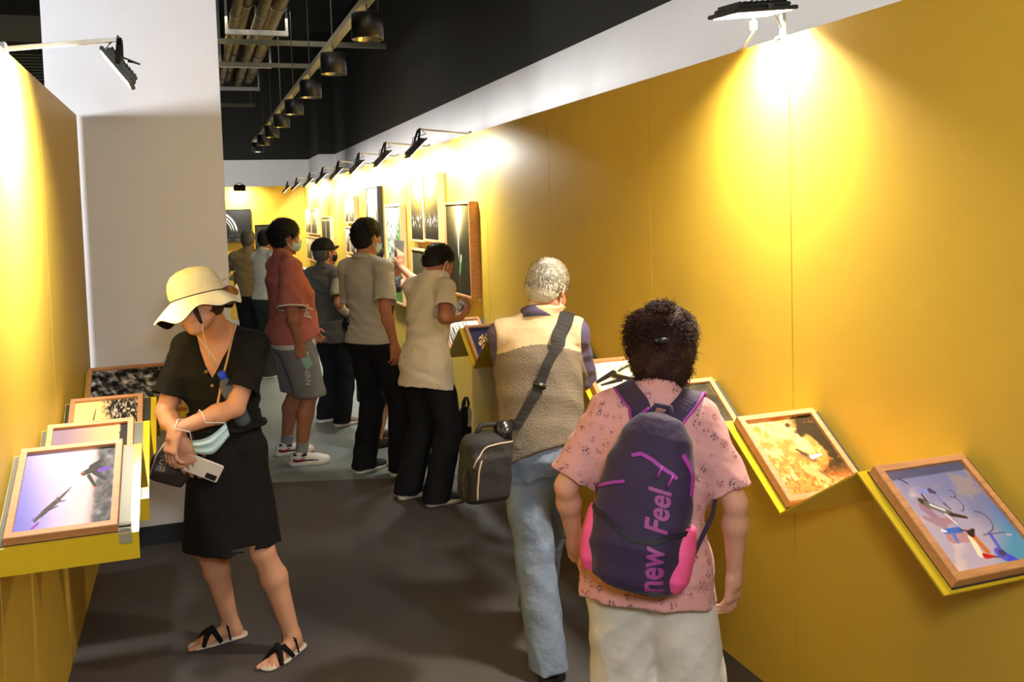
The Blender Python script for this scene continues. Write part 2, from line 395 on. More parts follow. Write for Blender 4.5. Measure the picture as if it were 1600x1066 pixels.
def img_birds(u, v):
    n = vnoise(u, v, 4, 9); I = mixc([176, 160, 176], [112, 112, 150], sm(.5 * u + .8 * v + .5 * n, .55, 1.3))
    I = mixc(I, [206, 180, 176], sm(n, .55, .8) * sm(.7 - u, 0, .6)); I = mixc(I, [84, 140, 170], sm(u - v + .2 * n, .45, .85))
    I = mixc(I, [86, 90, 170], sm(u - .3 * v, .7, 1.05) * sm(v, .1, .5)); I = mixc(I, [150, 130, 120], sm(vnoise(u, v, 5, 19), .55, .7) * sm(u, .4, .6) * sm(v, .35, .55) * .7)
    P = lambda a, b, r0, r1, col: None
    L = [((.14, .92), (.2, .86), .008, .006, [60, 50, 60]), ((.2, .86), (.36, .76), .004, .004, [150, 140, 160]), ((.26, .77), (.4, .75), .026, .03, [130, 130, 190]), ((.39, .76), (.42, .74), .03, .02, [80, 60, 90]), ((.4, .72), (.44, .62), .008, .018, [120, 120, 160]), ((.43, .62), (.46, .56), .008, .006, [70, 50, 60]),
         ((.18, .62), (.24, .46), .05, .03, [150, 112, 128]), ((.1, .52), (.24, .44), .02, .05, [160, 122, 136]), ((.24, .46), (.4, .46), .04, .02, [158, 120, 134]), ((.22, .3), (.42, .3), .05, .06, [176, 128, 134]),
         ((.2, .68), (.24, .64), .03, .04, [80, 60, 40]), ((.24, .64), (.42, .52), .036, .03, [110, 96, 90]), ((.27, .63), (.38, .56), .014, .014, [200, 196, 196]), ((.42, .51), (.56, .46), .022, .014, [70, 50, 36]), ((.18, .7), (.2, .66), .008, .008, [50, 40, 30]), ((.26, .74), (.26, .68), .008, .01, [50, 40, 30]), ((.36, .52), (.4, .42), .012, .01, [210, 200, 196]),
         ((.2, .37), (.38, .36), .022, .03, [64, 100, 180]), ((.28, .34), (.26, .26), .02, .012, [80, 110, 190]), ((.19, .38), (.22, .37), .016, .012, [220, 220, 230]), ((.38, .36), (.46, .34), .006, .006, [70, 50, 50]),
         ((.44, .28), (.4, .12), .03, .03, [236, 214, 180]), ((.48, .28), (.5, .14), .028, .03, [196, 110, 50]), ((.47, .31), (.53, .34), .036, .014, [60, 36, 34]), ((.44, .1), (.54, .08), .026, .008, [190, 30, 30]), ((.54, .08), (.6, .06), .008, .004, [90, 60, 60]),
         ((.68, .28), (.66, .14), .02, .02, [90, 90, 190]), ((.6, .28), (.86, .27), .005, .004, [80, 70, 80]), ((.62, .1), (.72, .0), .05, .05, [88, 84, 190]), ((.64, .1), (.66, .1), .03, .03, [70, 60, 110]), ((.7, .02), (.8, -.04), .05, .01, [70, 70, 200]), ((.86, .24), (.92, .24), .012, .006, [170, 160, 180])]
    for a, b, r0, r1, col in L: I = paint(I, seg(u, v, a, b, r0, r1), col)
    for cx, cy, r in [(.56, .6, .075), (.7, .4, .1), (.6, .7, .04)]:
        d = np.abs(np.hypot(u - cx, (v - cy)) - r); I = paint(I, np.clip(1 - d / .008, 0, 1) * (u > cx), [60, 54, 60])
    return I
def img_autumn(u, v):
    n = vnoise(u, v, 9, 2); n2 = vnoise(u, v, 30, 4)
    I = mixc([224, 128, 56], [240, 190, 120], sm(n + .3 * (v - .5), .35, .7)); I = mixc(I, [206, 96, 34], sm(n2, .45, .7) * sm(.7 - v, 0, .5)); I = mixc(I, [190, 96, 44], sm(vnoise(u, v, 44, 14), .55, .7) * .5)
    I = mixc(I, [50, 38, 14], sm(u + .35 * n - .25 + .12 * np.sin(v * 9), .62, .74) * sm(v, .05, .35)); I = mixc(I, [190, 110, 30], sm(n2, .6, .8) * sm(u, .7, .9) * .6)
    I = paint(I, seg(u, v, (.5, .5), (.62, .42), .02, .05), [120, 84, 50]); I = paint(I, seg(u, v, (.62, .44), (.78, .46), .03, .01), [210, 200, 180]); I = paint(I, seg(u, v, (.48, .56), (.56, .48), .012, .02), [70, 50, 40])
    I = paint(I, seg(u, v, (.45, .3), (.62, .14), .06, .04), [214, 150, 90]); return I
def img_dark(u, v): n = vnoise(u, v, 7, 31); return mixc([40, 36, 24], [74, 64, 40], sm(n, .3, .8))
def img_magpie(u, v):
    I = mixc([250, 214, 130], [255, 250, 226], sm(vnoise(u, v, 4, 6) + v * .4, .3, .9))
    for a, b, r0, r1 in [((.0, .6), (.45, .78), .03, .05), ((.1, .55), (.5, .62), .02, .04), ((.4, .72), (.75, .6), .06, .04), ((.55, .8), (.8, .9), .02, .015), ((.0, .3), (.4, .12), .05, .06), ((.3, .1), (.6, .05), .06, .02), ((.7, .6), (.95, .4), .03, .02), ((.5, .5), (.7, .35), .03, .02)]:
        I = paint(I, seg(u, v, a, b, r0, r1, .02), [28, 22, 16])
    return mixc(I, [120, 86, 50], sm(vnoise(u, v, 20, 8), .6, .75) * .6)
def img_feather(u, v):
    n = vnoise(u * 1.0, v * 1.6, 8, 12); n2 = vnoise(u + .3 * v, v * .4, 26, 13); g = 255 * np.clip((n * .5 + n2 * .7 - .42) * 1.9, .04, .8) * sm(1.05 - u * .3, .2, .9)
    I = np.stack([g, g * .97, g * .93], -1)
    return I
def img_herd(u, v):
    n = vnoise(u, v * 1.4, 16, 22); I = mixc([250, 224, 140], [240, 200, 130], v)
    t = sm(u + .25 * (n - .5), .42, .6); g = 30 + 190 * sm(vnoise(u * 2, v, 26, 23), .45, .75); I = mixc(I, np.stack([g, g * .9, g * .78], -1), t)
    for a, b in [((.02, .05), (.12, .2)), ((.1, .2), (.14, .4)), ((.22, .3), (.24, .6)), ((.3, .6), (.33, .85))]: I = paint(I, seg(u, v, a, b, .012, .006), [80, 60, 40])
    return I
def img_dusk(u, v):
    I = mixc([120, 100, 116], [206, 150, 110], sm(u, .1, .75)); d = np.hypot((u - .72) * 1.1, v - .1); I = mixc(I, [190, 136, 100], sm(.5 - d, 0, .1))
    I = mixc(I, [250, 206, 120], sm(u, .8, .86)); I = mixc(I, [34, 30, 34], sm(u + .03 * vnoise(u, v, 20, 3), .89, .92)); return I
def img_flash(u, v):
    d = np.abs(u - .52 - .02 * np.sin(v * 9)); g = np.exp(-(d / .12) ** 2) * sm(v, .45, 1.0)
    I = mixc([40, 36, 20], [150, 130, 70], sm(v, .45, 1) * np.exp(-((u - .5) / .45) ** 2)); I = mixc(I, [255, 250, 220], np.clip(g, 0, 1)); 
    I = paint(I, np.exp(-(d / .02) ** 2) * sm(v, .3, .5), [236, 240, 214]); I = paint(I, seg(u, v, (.52, .22), (.6, .42), .012, .022, .03), [206, 236, 190]); I = paint(I, seg(u, v, (.55, .26), (.56, .34), .02, .02, .03), [60, 150, 70])
    return mixc(I, [90, 96, 60], seg(u, v, (.5, 0), (.52, .25), .01, .012, .03) * .7)
def img_pond(s):
    def f(u, v):
        I = mixc([58, 50, 28], [214, 176, 70], sm(v, .25, .95)); n = vnoise(u * 3, v, 14, s)
        I = mixc(I, [236, 224, 196], sm(v, .5, 1) * np.exp(-((u - .5) / .3) ** 2) * .8)
        I = mixc(I, [230, 230, 220], sm(n, .56, .66) * np.exp(-((v - .3) / .09) ** 2)); I = mixc(I, [30, 28, 20], sm(.2 - v, 0, .2)); return I
    return f
def img_forest(u, v):
    n = vnoise(u * 2, v, 34, 41, 3); g = 60 + 170 * sm(n, .4, .62); I = np.stack([g * .95, g, g * .88], -1)
    return mixc(I, np.stack([30 + 80 * n, 70 + 110 * n, 24 + 40 * n], -1), sm(.9 * u + .9 * (1 - v) + .6 * (n - .5), .85, 1.15) * .8)
def img_grey(s, col=(230, 214, 170)):
    def f(u, v):
        n = vnoise(u * 5, v * .5, 9, s); I = mixc([52, 48, 38], col, sm(n + .55 * (v - .4), .35, .8)); return I
    return f
def img_ray(u, v):
    I = mixc([54, 52, 42], [96, 90, 66], sm(v, .3, 1)); I = paint(I, np.exp(-((u - .46) / .035) ** 2), [244, 238, 200]); return paint(I, sm(v, .9, .93), [240, 220, 150])
def img_planet(u, v):
    I = np.zeros(u.shape + (3,)) + [30, 30, 31]; d = np.hypot(u + .15, v - .25) 
    for r, k in ((.72, .022), (.63, .012), (.56, .007)): I = paint(I, np.exp(-((d - r) / k) ** 2) * sm(u, .0, .1) * sm(v, .25, .45), [236, 236, 232])
    return mixc(I, [90, 88, 84], sm(vnoise(u, v, 16, 3), .55, .7) * sm(.3 - v, 0, .2) * .6)
def img_night(u, v): return mixc([32, 32, 30], [52, 50, 44], vnoise(u, v, 3, 8))
def img_coins(u, v):
    I = np.zeros(u.shape + (3,)) + [44, 52, 96]; m = np.hypot(u - .5, (v - .5) * 1.1) < .36; n = vnoise(u, v, 26, 6, 2)
    J = mixc([70, 44, 24], [240, 206, 150], sm(n, .4, .6)); return np.where(m[..., None], J, I)

# right lectern: zigzag in y,z
rp = []
for k in range(8):
    yr = 1.905 + .622 * k
    zk = 1.10 - .012 * max(0, k - 3) ** 1.3; rp += [(yr - .29, zk - .21), (yr, zk)]
rp += [(rp[-1][0] + .33, .82)]
folded_shelf('folded_lectern', rp, 1.585, WX - .004, 'long glossy yellow sheet folded in zigzags along the wall behind the pink-shirted visitor', plate=(1.612, WX - .006))
sl = nrm(A(0, .29, .21)); sn = nrm(np.cross(A(1, 0, 0), sl))
def on_lectern(yr, zr, x0, wd, ln, img, label, group, tk=.03, n=100, drop=.012):
    top = A(x0 + wd / 2, yr, zr) - sl * drop
    frame_photo('framed_photo', top - sl * ln / 2 + sn * .004, A(1, 0, 0), sl, sn, wd, ln, tk, img, label, group, bw=.02, n=n)
G1 = 'wooden framed photos on the right zigzag lectern'
on_lectern(1.905, 1.10, 1.612, .29, .335, img_birds, 'wood-framed photo of flying birds over lavender water on the nearest lectern slope', G1, n=260)
on_lectern(2.527, 1.10, 1.612, .29, .335, img_autumn, 'wood-framed photo of a bird in blazing orange autumn foliage on the lectern', G1, n=200)
on_lectern(3.149, 1.10, 1.612, .29, .335, img_dark, 'wood-framed dark brown photo peeking out beyond the pink-shirted visitor', G1)
on_lectern(3.771, 1.10, 1.612, .29, .335, img_magpie, 'wood-framed photo of black branches on bright cream sky between the two nearest visitors', G1, n=140)
on_lectern(4.393, 1.088, 1.612, .29, .335, img_herd, 'wood-framed pale photo on the lectern behind the grey-haired man', G1)
on_lectern(5.637, 1.05, 1.612, .29, .335, img_coins, 'wood-framed photo of a tan cluster on dark blue beside the man in the white tee', G1)
on_lectern(6.259, 1.027, 1.612, .29, .335, img_grey(5, (240, 240, 236)), 'brightly lit framed photo at the far end of the zigzag lectern', G1)
# left lecterns: four separate folded units
GL = 'wooden framed photos on the left lecterns'
LL = [(3.08, 1.10, .93, 2.735, 'nearest glossy yellow folded lectern holding the leaping dog photo', img_dog, 'wood-framed photo of a leaping dog and kneeling man against a lavender sky', 260),
      (3.61, 1.062, .86, 3.30, 'second glossy yellow lectern, holding the dusk photo', img_dusk, 'wood-framed photo of a low sun at dusk behind the leaping dog photo', 110),
      (4.25, 1.034, .84, 3.92, 'third glossy yellow lectern, holding the golden herd photo', img_herd, 'wood-framed photo of a dark herd on golden ground, third along the partition side', 150)]
for yr, zr, zv, yv, lb, im, lb2, n in LL:
    sl = nrm(A(0, yr - yv, zr - zv)); sn = nrm(np.cross(A(1, 0, 0), sl))
    folded_shelf('folded_lectern', [(yv - .001, zv - .075), (yv, zv), (yr, zr), (yr + .20, zv - .02)], LX + .004, -.182, lb, plate=(LX + .006, -.205), pi_=1)
    on_lectern(yr, zr, -.520, .285, np.hypot(yr - yv, zr - zv) - .01, im, lb2, GL, n=n, drop=.002, tk=.026)
    if n == 260:
        MB().box((-.232, yv - .012, zv - .025), (-.20, yv - .004, zv + .03), ch=.002).box((-.232, yv - .012, zv + .02), (-.20, yv + .02, zv + .028), ch=.002).done('acrylic_clip', mat('acrylic', c(230, 230, 225), .08, trans=.8), label='small clear acrylic clip at the corner of the nearest lectern', cat='clip')
sl = nrm(A(0, .30, .2)); sn = nrm(np.cross(A(1, 0, 0), sl))
folded_shelf('folded_lectern', [(4.76, .77), (4.761, .845), (5.06, 1.04), (5.3, .82)], LX + .004, .02, 'farthest glossy yellow lectern against the white partition behind the woman in black')
on_lectern(5.06, 1.04, -.53, .46, .34, img_feather, 'wood-framed black and white close-up photo next to the white partition', GL, n=200, drop=.002)

# framed pictures on the right wall
def wall_photo(y0, y1, z0, z1, img, label, wood=WOODL, d=.055, bw=.02, n=80, gap=.015, name='framed_photo'):
    # y0 far edge, y1 near edge: image left is the far edge
    if gap: pass
    return frame_photo(name, (WX - .001, (y0 + y1) / 2, (z0 + z1) / 2), A(0, -1, 0), A(0, 0, 1), A(-1, 0, 0), y0 - y1, z1 - z0, d, img, label, 'framed photos hanging on the long yellow wall', bw=bw, wood=wood, n=n)
wall_photo(6.98, 6.30, 1.165, 1.87, img_flash, 'large dark wood-framed photo of a bright falling streak above the white tee man', WOOD, n=160, d=.07, bw=.016)
wall_photo(8.26, 7.745, 1.54, 2.12, img_pond(3), 'framed golden pond photo, far one of the upper pair above the white tee man')
wall_photo(7.735, 7.22, 1.55, 2.12, img_pond(5), 'framed golden pond photo, near one of the upper pair above the white tee man')
wall_photo(8.27, 7.75, .93, 1.48, img_grey(11, (80, 78, 50)), 'framed dark photo, far one of the lower pair behind the white tee man')
wall_photo(7.73, 7.22, .93, 1.48, img_grey(12, (80, 78, 50)), 'framed dark photo, near one of the lower pair behind the white tee man')
wall_photo(9.42, 8.68, .9, 1.89, img_forest, 'tall framed photo of frosty green forest behind the raised phones', n=150)
wall_photo(10.45, 9.78, 1.35, 2.10, img_grey(21, (250, 240, 200)), 'framed pale waterfall photo with a black near edge above the grey shirt man', BLK)
for r, (z0, z1) in enumerate([(1.69, 2.03), (1.3, 1.65), (.92, 1.27)]):
    for k, (a, b) in enumerate([(12.08, 11.72), (11.69, 11.33)]):
        wall_photo(a, b, z0, z1, img_grey(31 + r * 2 + k, (236, 230, 200)), 'small framed tree photo in the block of six, %s row, %s column' % (['top', 'middle', 'bottom'][r], ['far', 'near'][k]), n=40)
wall_photo(14.4, 13.45, 1.22, 1.78, img_ray, 'framed dark photo with one white vertical ray above the black cap', n=60)
for r, (z0, z1) in enumerate([(1.49, 1.91), (1.04, 1.45)]):
    for k, (a, b) in enumerate([(16.5, 15.72), (15.68, 14.95)]):
        wall_photo(a, b, z0, z1, img_grey(51 + r * 2 + k, (246, 226, 160)), 'framed blond grass photo at the far wall end, %s row, %s column' % (['upper', 'lower'][r], ['far', 'near'][k]), n=40)
MB().box((WX - .005, 6.30, 1.14), (WX - .0005, 6.355, 1.21), ch=.001).done('wall_label', mat('label_card', c(200, 202, 190), .5), label='small pale caption card under the falling streak photo', cat='label')
for x0, x1, z0, z1, im, lb in [(.42, .985, 1.38, 1.955, img_planet, 'black photo panel with white planet arcs on the far yellow wall'), (1.045, 1.5, 1.2, 1.67, img_night, 'plain near-black photo panel lower on the far yellow wall')]:
    frame_photo('framed_photo', ((x0 + x1) / 2, 16.899, (z0 + z1) / 2), A(1, 0, 0), A(0, 0, 1), A(0, -1, 0), x1 - x0, z1 - z0, .06, im, lb, 'black panels on the far yellow wall', bw=.008, wood=BLK, n=90)

# floodlights ------------------------------------------------------------------
LED = mat('led_face', (1.0, .9, .74, 1), 0.4, emit=14)
def floodlight(base, tip, cen, aim, L, W_, label, power, group, vertical=False, up=(0, 1, 0), col=WARM, spread=140):
    """base: arm foot on the wall top; tip: arm end; cen: centre of lamp head; aim: unit vector of light; L along 'up' axis"""
    e = empty('floodlight', base, label, 'lamp', group)
    aim = nrm(aim); up = nrm(A(*up) - aim * (A(*up) @ aim)); sd = np.cross(up, aim)
    R = np.array([up, sd, -aim]).T; cen = A(*cen)
    b, t = A(*base), A(*tip); dd = nrm(t - b); q = np.cross(dd, A(0, 1, 0)) if abs(dd[1]) < .9 else A(1, 0, 0); q = nrm(q); q2 = np.cross(dd, q)
    Rr = np.array([dd, q, q2]).T; ln = np.linalg.norm(t - b)
    MB().box((0, -.007, -.009), (ln, .007, .009), Rr, b, ch=.001).box((-.01, -.02, -.02), (.006, .02, .02), Rr, b, ch=.001).done('arm', STEEL, e)
    MB().box((-L / 2, -W_ / 2, -.002), (L / 2, W_ / 2, .012), R, cen, ch=.003).box((-L * .44, -W_ * .42, .012), (L * .44, W_ * .42, .026), R, cen, ch=.004).done('housing', BLK, e)
    fn = MB()
    for k in range(9):
        y = -W_ * .36 + k * W_ * .09
        fn.box((-L * .4, y - .0016, .026), (L * .4, y + .0016, .036), R, cen)
    fn.done('heat_fins', BLK, e, kind='stuff')
    MB().box((-L * .43, -W_ * .43, -.004), (L * .43, W_ * .43, -.0021), R, cen).done('led_face', LED, e)
    # yoke: two side straps to the pivot
    br = MB()
    for s in (-1, 1):
        p0 = cen + R @ A(s * (L / 2 + .004), 0, .012)
        d1 = t - cen; p1 = t + R @ A(s * .02, 0, 0)
        pts = [p0, p0 * .35 + p1 * .65 + R @ A(s * .012, 0, 0), p1]
        br.strap(pts, [R @ A(s, 0, 0)] * 3, .016, .003)
    br.box((-.026, -.01, -.003), (.026, .01, .003), R, t)
    br.done('yoke', BLK, e)
    cb = [t - dd * .02, t - dd * .05 + A(0, 0, -.03), cen + R @ A(0, -W_ * .2, .07), cen + R @ A(0, 0, .045)]
    MB().tube(cb, .0035, 6).done('cable', BLK, e, True)
    ll = bpy.data.lights.new('flood', 'AREA'); ll.shape = 'RECTANGLE'; ll.size = L * .8; ll.size_y = W_ * .8; ll.energy = power; ll.color = col; ll.spread = math.radians(spread)
    lo = bpy.data.objects.new('flood', ll); COL.objects.link(lo)
    Rm = Matrix([list(up), list(sd), list(-aim)]).transposed()
    lo.matrix_world = Matrix.Translation(Vector(cen + aim * .006)) @ Rm.to_4x4()
    return e
GF = 'floodlights clipped to the top of the long yellow wall'
nm = ['nearest of the row, above the falling streak photo', 'second of the row, above the golden pond photos', 'third of the row', 'fourth of the row', 'fifth of the row', 'sixth of the row', 'seventh of the row', 'farthest of the row, by the end wall']
for i, y in enumerate([6.53, 7.77, 9.07, 10.4, 11.7, 13.05, 14.75, 16.2]):
    ax = nrm(A(.70, .0, -.72))
    floodlight((WX + .02, y, WT + .005), (WX - .36, y, WT + .04), (WX - .385, y + .0, WT - .10), ax, .15, .19, 'black floodlight on a pale arm, ' + nm[i], 34, GF, col=(1, .98, .92), spread=160)
# near right flood on its post
e = floodlight((WX + .02, 2.72, WT + .002), (WX + .02, 2.72, WT + .11), (WX - .115, 2.70, WT + .075), nrm(A(.10, .06, -1)), .17, .25, 'large ribbed floodlight glowing over the near part of the long yellow wall', 50, None, col=(1, .93, .80), spread=130)
MB().tube([(WX - .11, 2.70, WT + .07), (WX - .06, 2.78, WT + .03), (WX - .02, 2.9, WT + .0), (WX + .03, 3.05, WT + .0)], .004, 6).lathe([(0, -.015), (.012, -.015), (.012, .015), (0, .015)], (WX - .085, 2.74, WT + .045), None, 10).done('power_cord', mat('white_cord', c(220, 214, 200), .5), e, True)
# left flood
floodlight((LX, 3.36, WT + .003), (-.20, 3.36, WT + .045), (-.215, 3.36, WT - .055), nrm(A(-.80, 0, -.60)), .15, .15, 'black floodlight on a steel arm over the left yellow wall', 55, None, col=(1, .96, .86), spread=135)
floodlight((.80, 16.9, 2.352), (.80, 16.55, 2.40), (.80, 16.5, 2.31), nrm(A(0, .6, -.8)), .2, .16, 'small dark floodlight over the planet photo on the far wall', 30, None, up=(1, 0, 0), col=(1, .93, .74))

# ================================================================== implicit-surface engine for people and soft goods
class Field:
    def __init__(s, lo, hi, h):
        s.h = h; s.lo = A(*lo) - 3 * h; n = np.ceil((A(*hi) + 3 * h - s.lo) / h).astype(int) + 1
        s.n = n; s.D = np.full(tuple(n), 1.0, np.float32)
    def blk(s, lo, hi):
        i0 = np.clip(np.floor((lo - s.lo) / s.h).astype(int), 0, s.n); i1 = np.clip(np.ceil((hi - s.lo) / s.h).astype(int) + 1, 0, s.n)
        if np.any(i1 <= i0): return None, None
        X, Y, Z = [(s.lo[a] + s.h * np.arange(i0[a], i1[a])).astype(np.float32) for a in range(3)]
        return tuple(slice(a, b) for a, b in zip(i0, i1)), (X[:, None, None], Y[None, :, None], Z[None, None, :])
    def put(s, prim, k=.02, op='u', clip=None):
        f, lo, hi = prim; m = k + .025
        sl, P = s.blk(lo - m, hi + m)
        if sl is None: return s
        d = f(*P)
        if clip is not None:
            for pt, n in (clip if isinstance(clip, list) else [clip]):
                d = np.maximum(d, (P[0] - pt[0]) * n[0] + (P[1] - pt[1]) * n[1] + (P[2] - pt[2]) * n[2])
        D = s.D[sl]
        if op == 'u':
            t = np.clip(.5 + .5 * (D - d) / k, 0, 1); s.D[sl] = D * (1 - t) + d * t - k * t * (1 - t)
        elif op == 's':
            t = np.clip(.5 - .5 * (D + d) / k, 0, 1); s.D[sl] = D * (1 - t) - d * t + k * t * (1 - t)
        return s
    def cut(s, pt, n):   # keep the side where dot(p-pt,n)<0
        _, P = s.blk(s.lo, s.lo + s.h * s.n)
        x, y, z = [p for p in P]
        x = (s.lo[0] + s.h * np.arange(s.n[0]))[:, None, None]; y = (s.lo[1] + s.h * np.arange(s.n[1]))[None, :, None]; z = (s.lo[2] + s.h * np.arange(s.n[2]))[None, None, :]
        s.D = np.maximum(s.D, ((x - pt[0]) * n[0] + (y - pt[1]) * n[1] + (z - pt[2]) * n[2]).astype(np.float32)); return s
    def fold(s, amp, freq, dirs, seed=0, zr=None):
        """cloth creases: warped directional ripples near the surface"""
        idx = np.nonzero(np.abs(s.D) < amp * 2.5 + s.h * 2)
        p = [s.lo[a] + s.h * idx[a] for a in range(3)]
        r = np.random.default_rng(seed); v = np.zeros(len(p[0]))
        wx = np.sin(p[0] * 9 + seed) + np.sin(p[2] * 7 + 2 * seed) + np.sin(p[1] * 11 + 3)
        for d in dirs:
            d = nrm(d); q = p[0] * d[0] + p[1] * d[1] + p[2] * d[2]
            env = .5 + .5 * np.sin(p[0] * (5 + 4 * r.random()) + p[2] * (6 + 5 * r.random()) + r.random() * 6)
            v += env * (np.sqrt(np.sin(q * freq * (.8 + .4 * r.random()) + wx * .7 + r.random() * 6) ** 2 + .04) - .6)
        s.D[idx] += (amp * np.clip(v, -1, .8)).astype(np.float32); return s
    def wrap(s, under, cover, off=.005):
        """cloth lies over whatever is beneath it, inside the region it covers"""
        s.D = np.minimum(s.D, np.maximum(under - off, cover.D)); return s
    def nets(s):
        D = s.D; D[0] = D[-1] = 1; D[:, 0] = D[:, -1] = 1; D[:, :, 0] = D[:, :, -1] = 1
        S = D < 0; c = np.zeros(tuple(s.n - 1), np.uint8)
        for i in (0, 1):
            for j in (0, 1):
                for k in (0, 1): c += S[i:s.n[0] - 1 + i, j:s.n[1] - 1 + j, k:s.n[2] - 1 + k]
        I = np.nonzero((c > 0) & (c < 8)); N = len(I[0])
        ids = np.full(c.shape, -1, np.int32); ids[I] = np.arange(N)
        acc = np.zeros((N, 3)); cnt = np.zeros(N)
        cor = {(i, j, k): D[I[0] + i, I[1] + j, I[2] + k].astype(float) for i in (0, 1) for j in (0, 1) for k in (0, 1)}
        for a in cor:
            for ax in range(3):
                if a[ax] == 0:
                    b = list(a); b[ax] = 1; b = tuple(b); da, db = cor[a], cor[b]; m = (da < 0) != (db < 0)
                    t = np.where(m, da / np.where(m, da - db, 1), 0); p = np.array(a, float)[None] + t[:, None] * (np.array(b) - np.array(a))[None]
                    acc += p * m[:, None]; cnt += m
        V = s.lo + s.h * (np.stack(I, 1) + acc / cnt[:, None])
        Fs = []
        for ax in range(3):
            o1, o2 = [(1, 2), (2, 0), (0, 1)][ax]
            sl0 = [slice(None)] * 3; sl1 = [slice(None)] * 3; sl0[ax] = slice(0, -1); sl1[ax] = slice(1, None)
            E = S[tuple(sl0)] != S[tuple(sl1)]
            q = np.array(np.nonzero(E)); 
            ok = (q[o1] > 0) & (q[o2] > 0) & (q[o1] < s.n[o1] - 1) & (q[o2] < s.n[o2] - 1); q = q[:, ok]
            ins = S[tuple(q)]
            def g(a, b):
                r = q.copy(); r[o1] -= a; r[o2] -= b; return ids[tuple(r)]
            quad = np.stack([g(1, 1), g(0, 1), g(0, 0), g(1, 0)], 1)
            quad = np.where(ins[:, None], quad, quad[:, ::-1]); Fs.append(quad)
        F = np.concatenate(Fs); F = F[(F >= 0).all(1)]
        return V.astype(np.float32), F
    def build(s, name, m, parent, slotf=None, relax=1, **kw):
        V, F = s.nets()
        if relax:
            for _ in range(relax):
                acc = np.zeros_like(V); cnt = np.zeros(len(V), np.float32)
                for a, b in ((0, 1), (1, 2), (2, 3), (3, 0)):
                    for p, q in ((a, b), (b, a)):
                        for ax in range(3): acc[:, ax] += np.bincount(F[:, p], V[F[:, q], ax], len(V)).astype(np.float32)
                        cnt += np.bincount(F[:, p], minlength=len(V))
                V = V * .5 + .5 * acc / np.maximum(cnt, 1)[:, None]
        slots = slotf(V[F].mean(1)) if slotf else None
        o = mesh(name, V, F, m, parent, True, slots=slots, **kw)
        s.V, s.F = V, F; s.D = None
        return o
    def bvh(s): return BVHTree.FromPolygons([tuple(map(float, v)) for v in s.V], [tuple(map(int, f)) for f in s.F])

def cone(a, b, ra, rb=None):
    a = A(*a); b = A(*b); rb = ra if rb is None else rb; ba = b - a; l2 = float(ba @ ba) + 1e-12; R = max(ra, rb)
    def f(x, y, z):
        px, py, pz = x - a[0], y - a[1], z - a[2]
        t = np.clip((px * ba[0] + py * ba[1] + pz * ba[2]) / l2, 0, 1)
        return np.sqrt((px - t * ba[0]) ** 2 + (py - t * ba[1]) ** 2 + (pz - t * ba[2]) ** 2) - (ra + (rb - ra) * t)
    return f, np.minimum(a, b) - R, np.maximum(a, b) + R
def ell(cn, r, R=None):
    cn = A(*cn); r = A(*r); R = np.eye(3) if R is None else R; e = np.sqrt(((R * r[None]) ** 2).sum(1))
    def f(x, y, z):
        px, py, pz = x - cn[0], y - cn[1], z - cn[2]
        q = [px * R[0, i] + py * R[1, i] + pz * R[2, i] for i in range(3)]
        k0 = np.sqrt(sum((q[i] / r[i]) ** 2 for i in range(3))); k1 = np.sqrt(sum((q[i] / r[i] ** 2) ** 2 for i in range(3))) + 1e-9
        return k0 * (k0 - 1) / k1
    return f, cn - e, cn + e
def rbox(cn, e_, R=None, rd=.01):
    cn = A(*cn); e_ = A(*e_); R = np.eye(3) if R is None else R; e = np.abs(R) @ e_
    def f(x, y, z):
        px, py, pz = x - cn[0], y - cn[1], z - cn[2]
        q = [np.abs(px * R[0, i] + py * R[1, i] + pz * R[2, i]) - e_[i] + rd for i in range(3)]
        return np.sqrt(sum(np.maximum(t, 0) ** 2 for t in q)) + np.minimum(np.maximum(np.maximum(q[0], q[1]), q[2]), 0) - rd
    return f, cn - e, cn + e
def loft(o, R, st, pw=2.0):
    """st rows: z, rx, ry, cx, cy in the frame R at o"""
    st = np.array([list(r) + [0] * (5 - len(r)) for r in st], float); o = A(*o)
    pts = []
    for r in st:
        for sx in (-1, 1):
            for sy in (-1, 1): pts.append(o + R @ A(r[3] + sx * r[1], r[4] + sy * r[2], r[0]))
    pts = np.array(pts)
    def f(x, y, z):
        px, py, pz = x - o[0], y - o[1], z - o[2]
        q = [px * R[0, i] + py * R[1, i] + pz * R[2, i] for i in range(3)]
        zz = q[2]; I = lambda k: np.interp(zz, st[:, 0], st[:, k])
        rx, ry = I(1), I(2)
        if pw == 2: rr = np.sqrt(((q[0] - I(3)) / rx) ** 2 + ((q[1] - I(4)) / ry) ** 2)
        else: rr = (np.abs((q[0] - I(3)) / rx) ** pw + np.abs((q[1] - I(4)) / ry) ** pw) ** (1 / pw)
        d = (rr - 1) * np.minimum(rx, ry)
        return np.maximum(d, np.maximum(st[0, 0] - zz, zz - st[-1, 0])).astype(np.float32)
    return f, pts.min(0), pts.max(0)

def ik(a, b, l1, l2, pole):
    a = A(*a); b = A(*b); d = b - a; L = np.linalg.norm(d); mx = (l1 + l2) * .998
    if L > mx: b = a + d / L * mx; L = mx; d = b - a
    d = d / L; x = (l1 ** 2 - l2 ** 2 + L ** 2) / (2 * L); h = math.sqrt(max(l1 ** 2 - x ** 2, 0))
    p = A(*pole); p = nrm(p - d * (p @ d)); return a + d * x + p * h, b

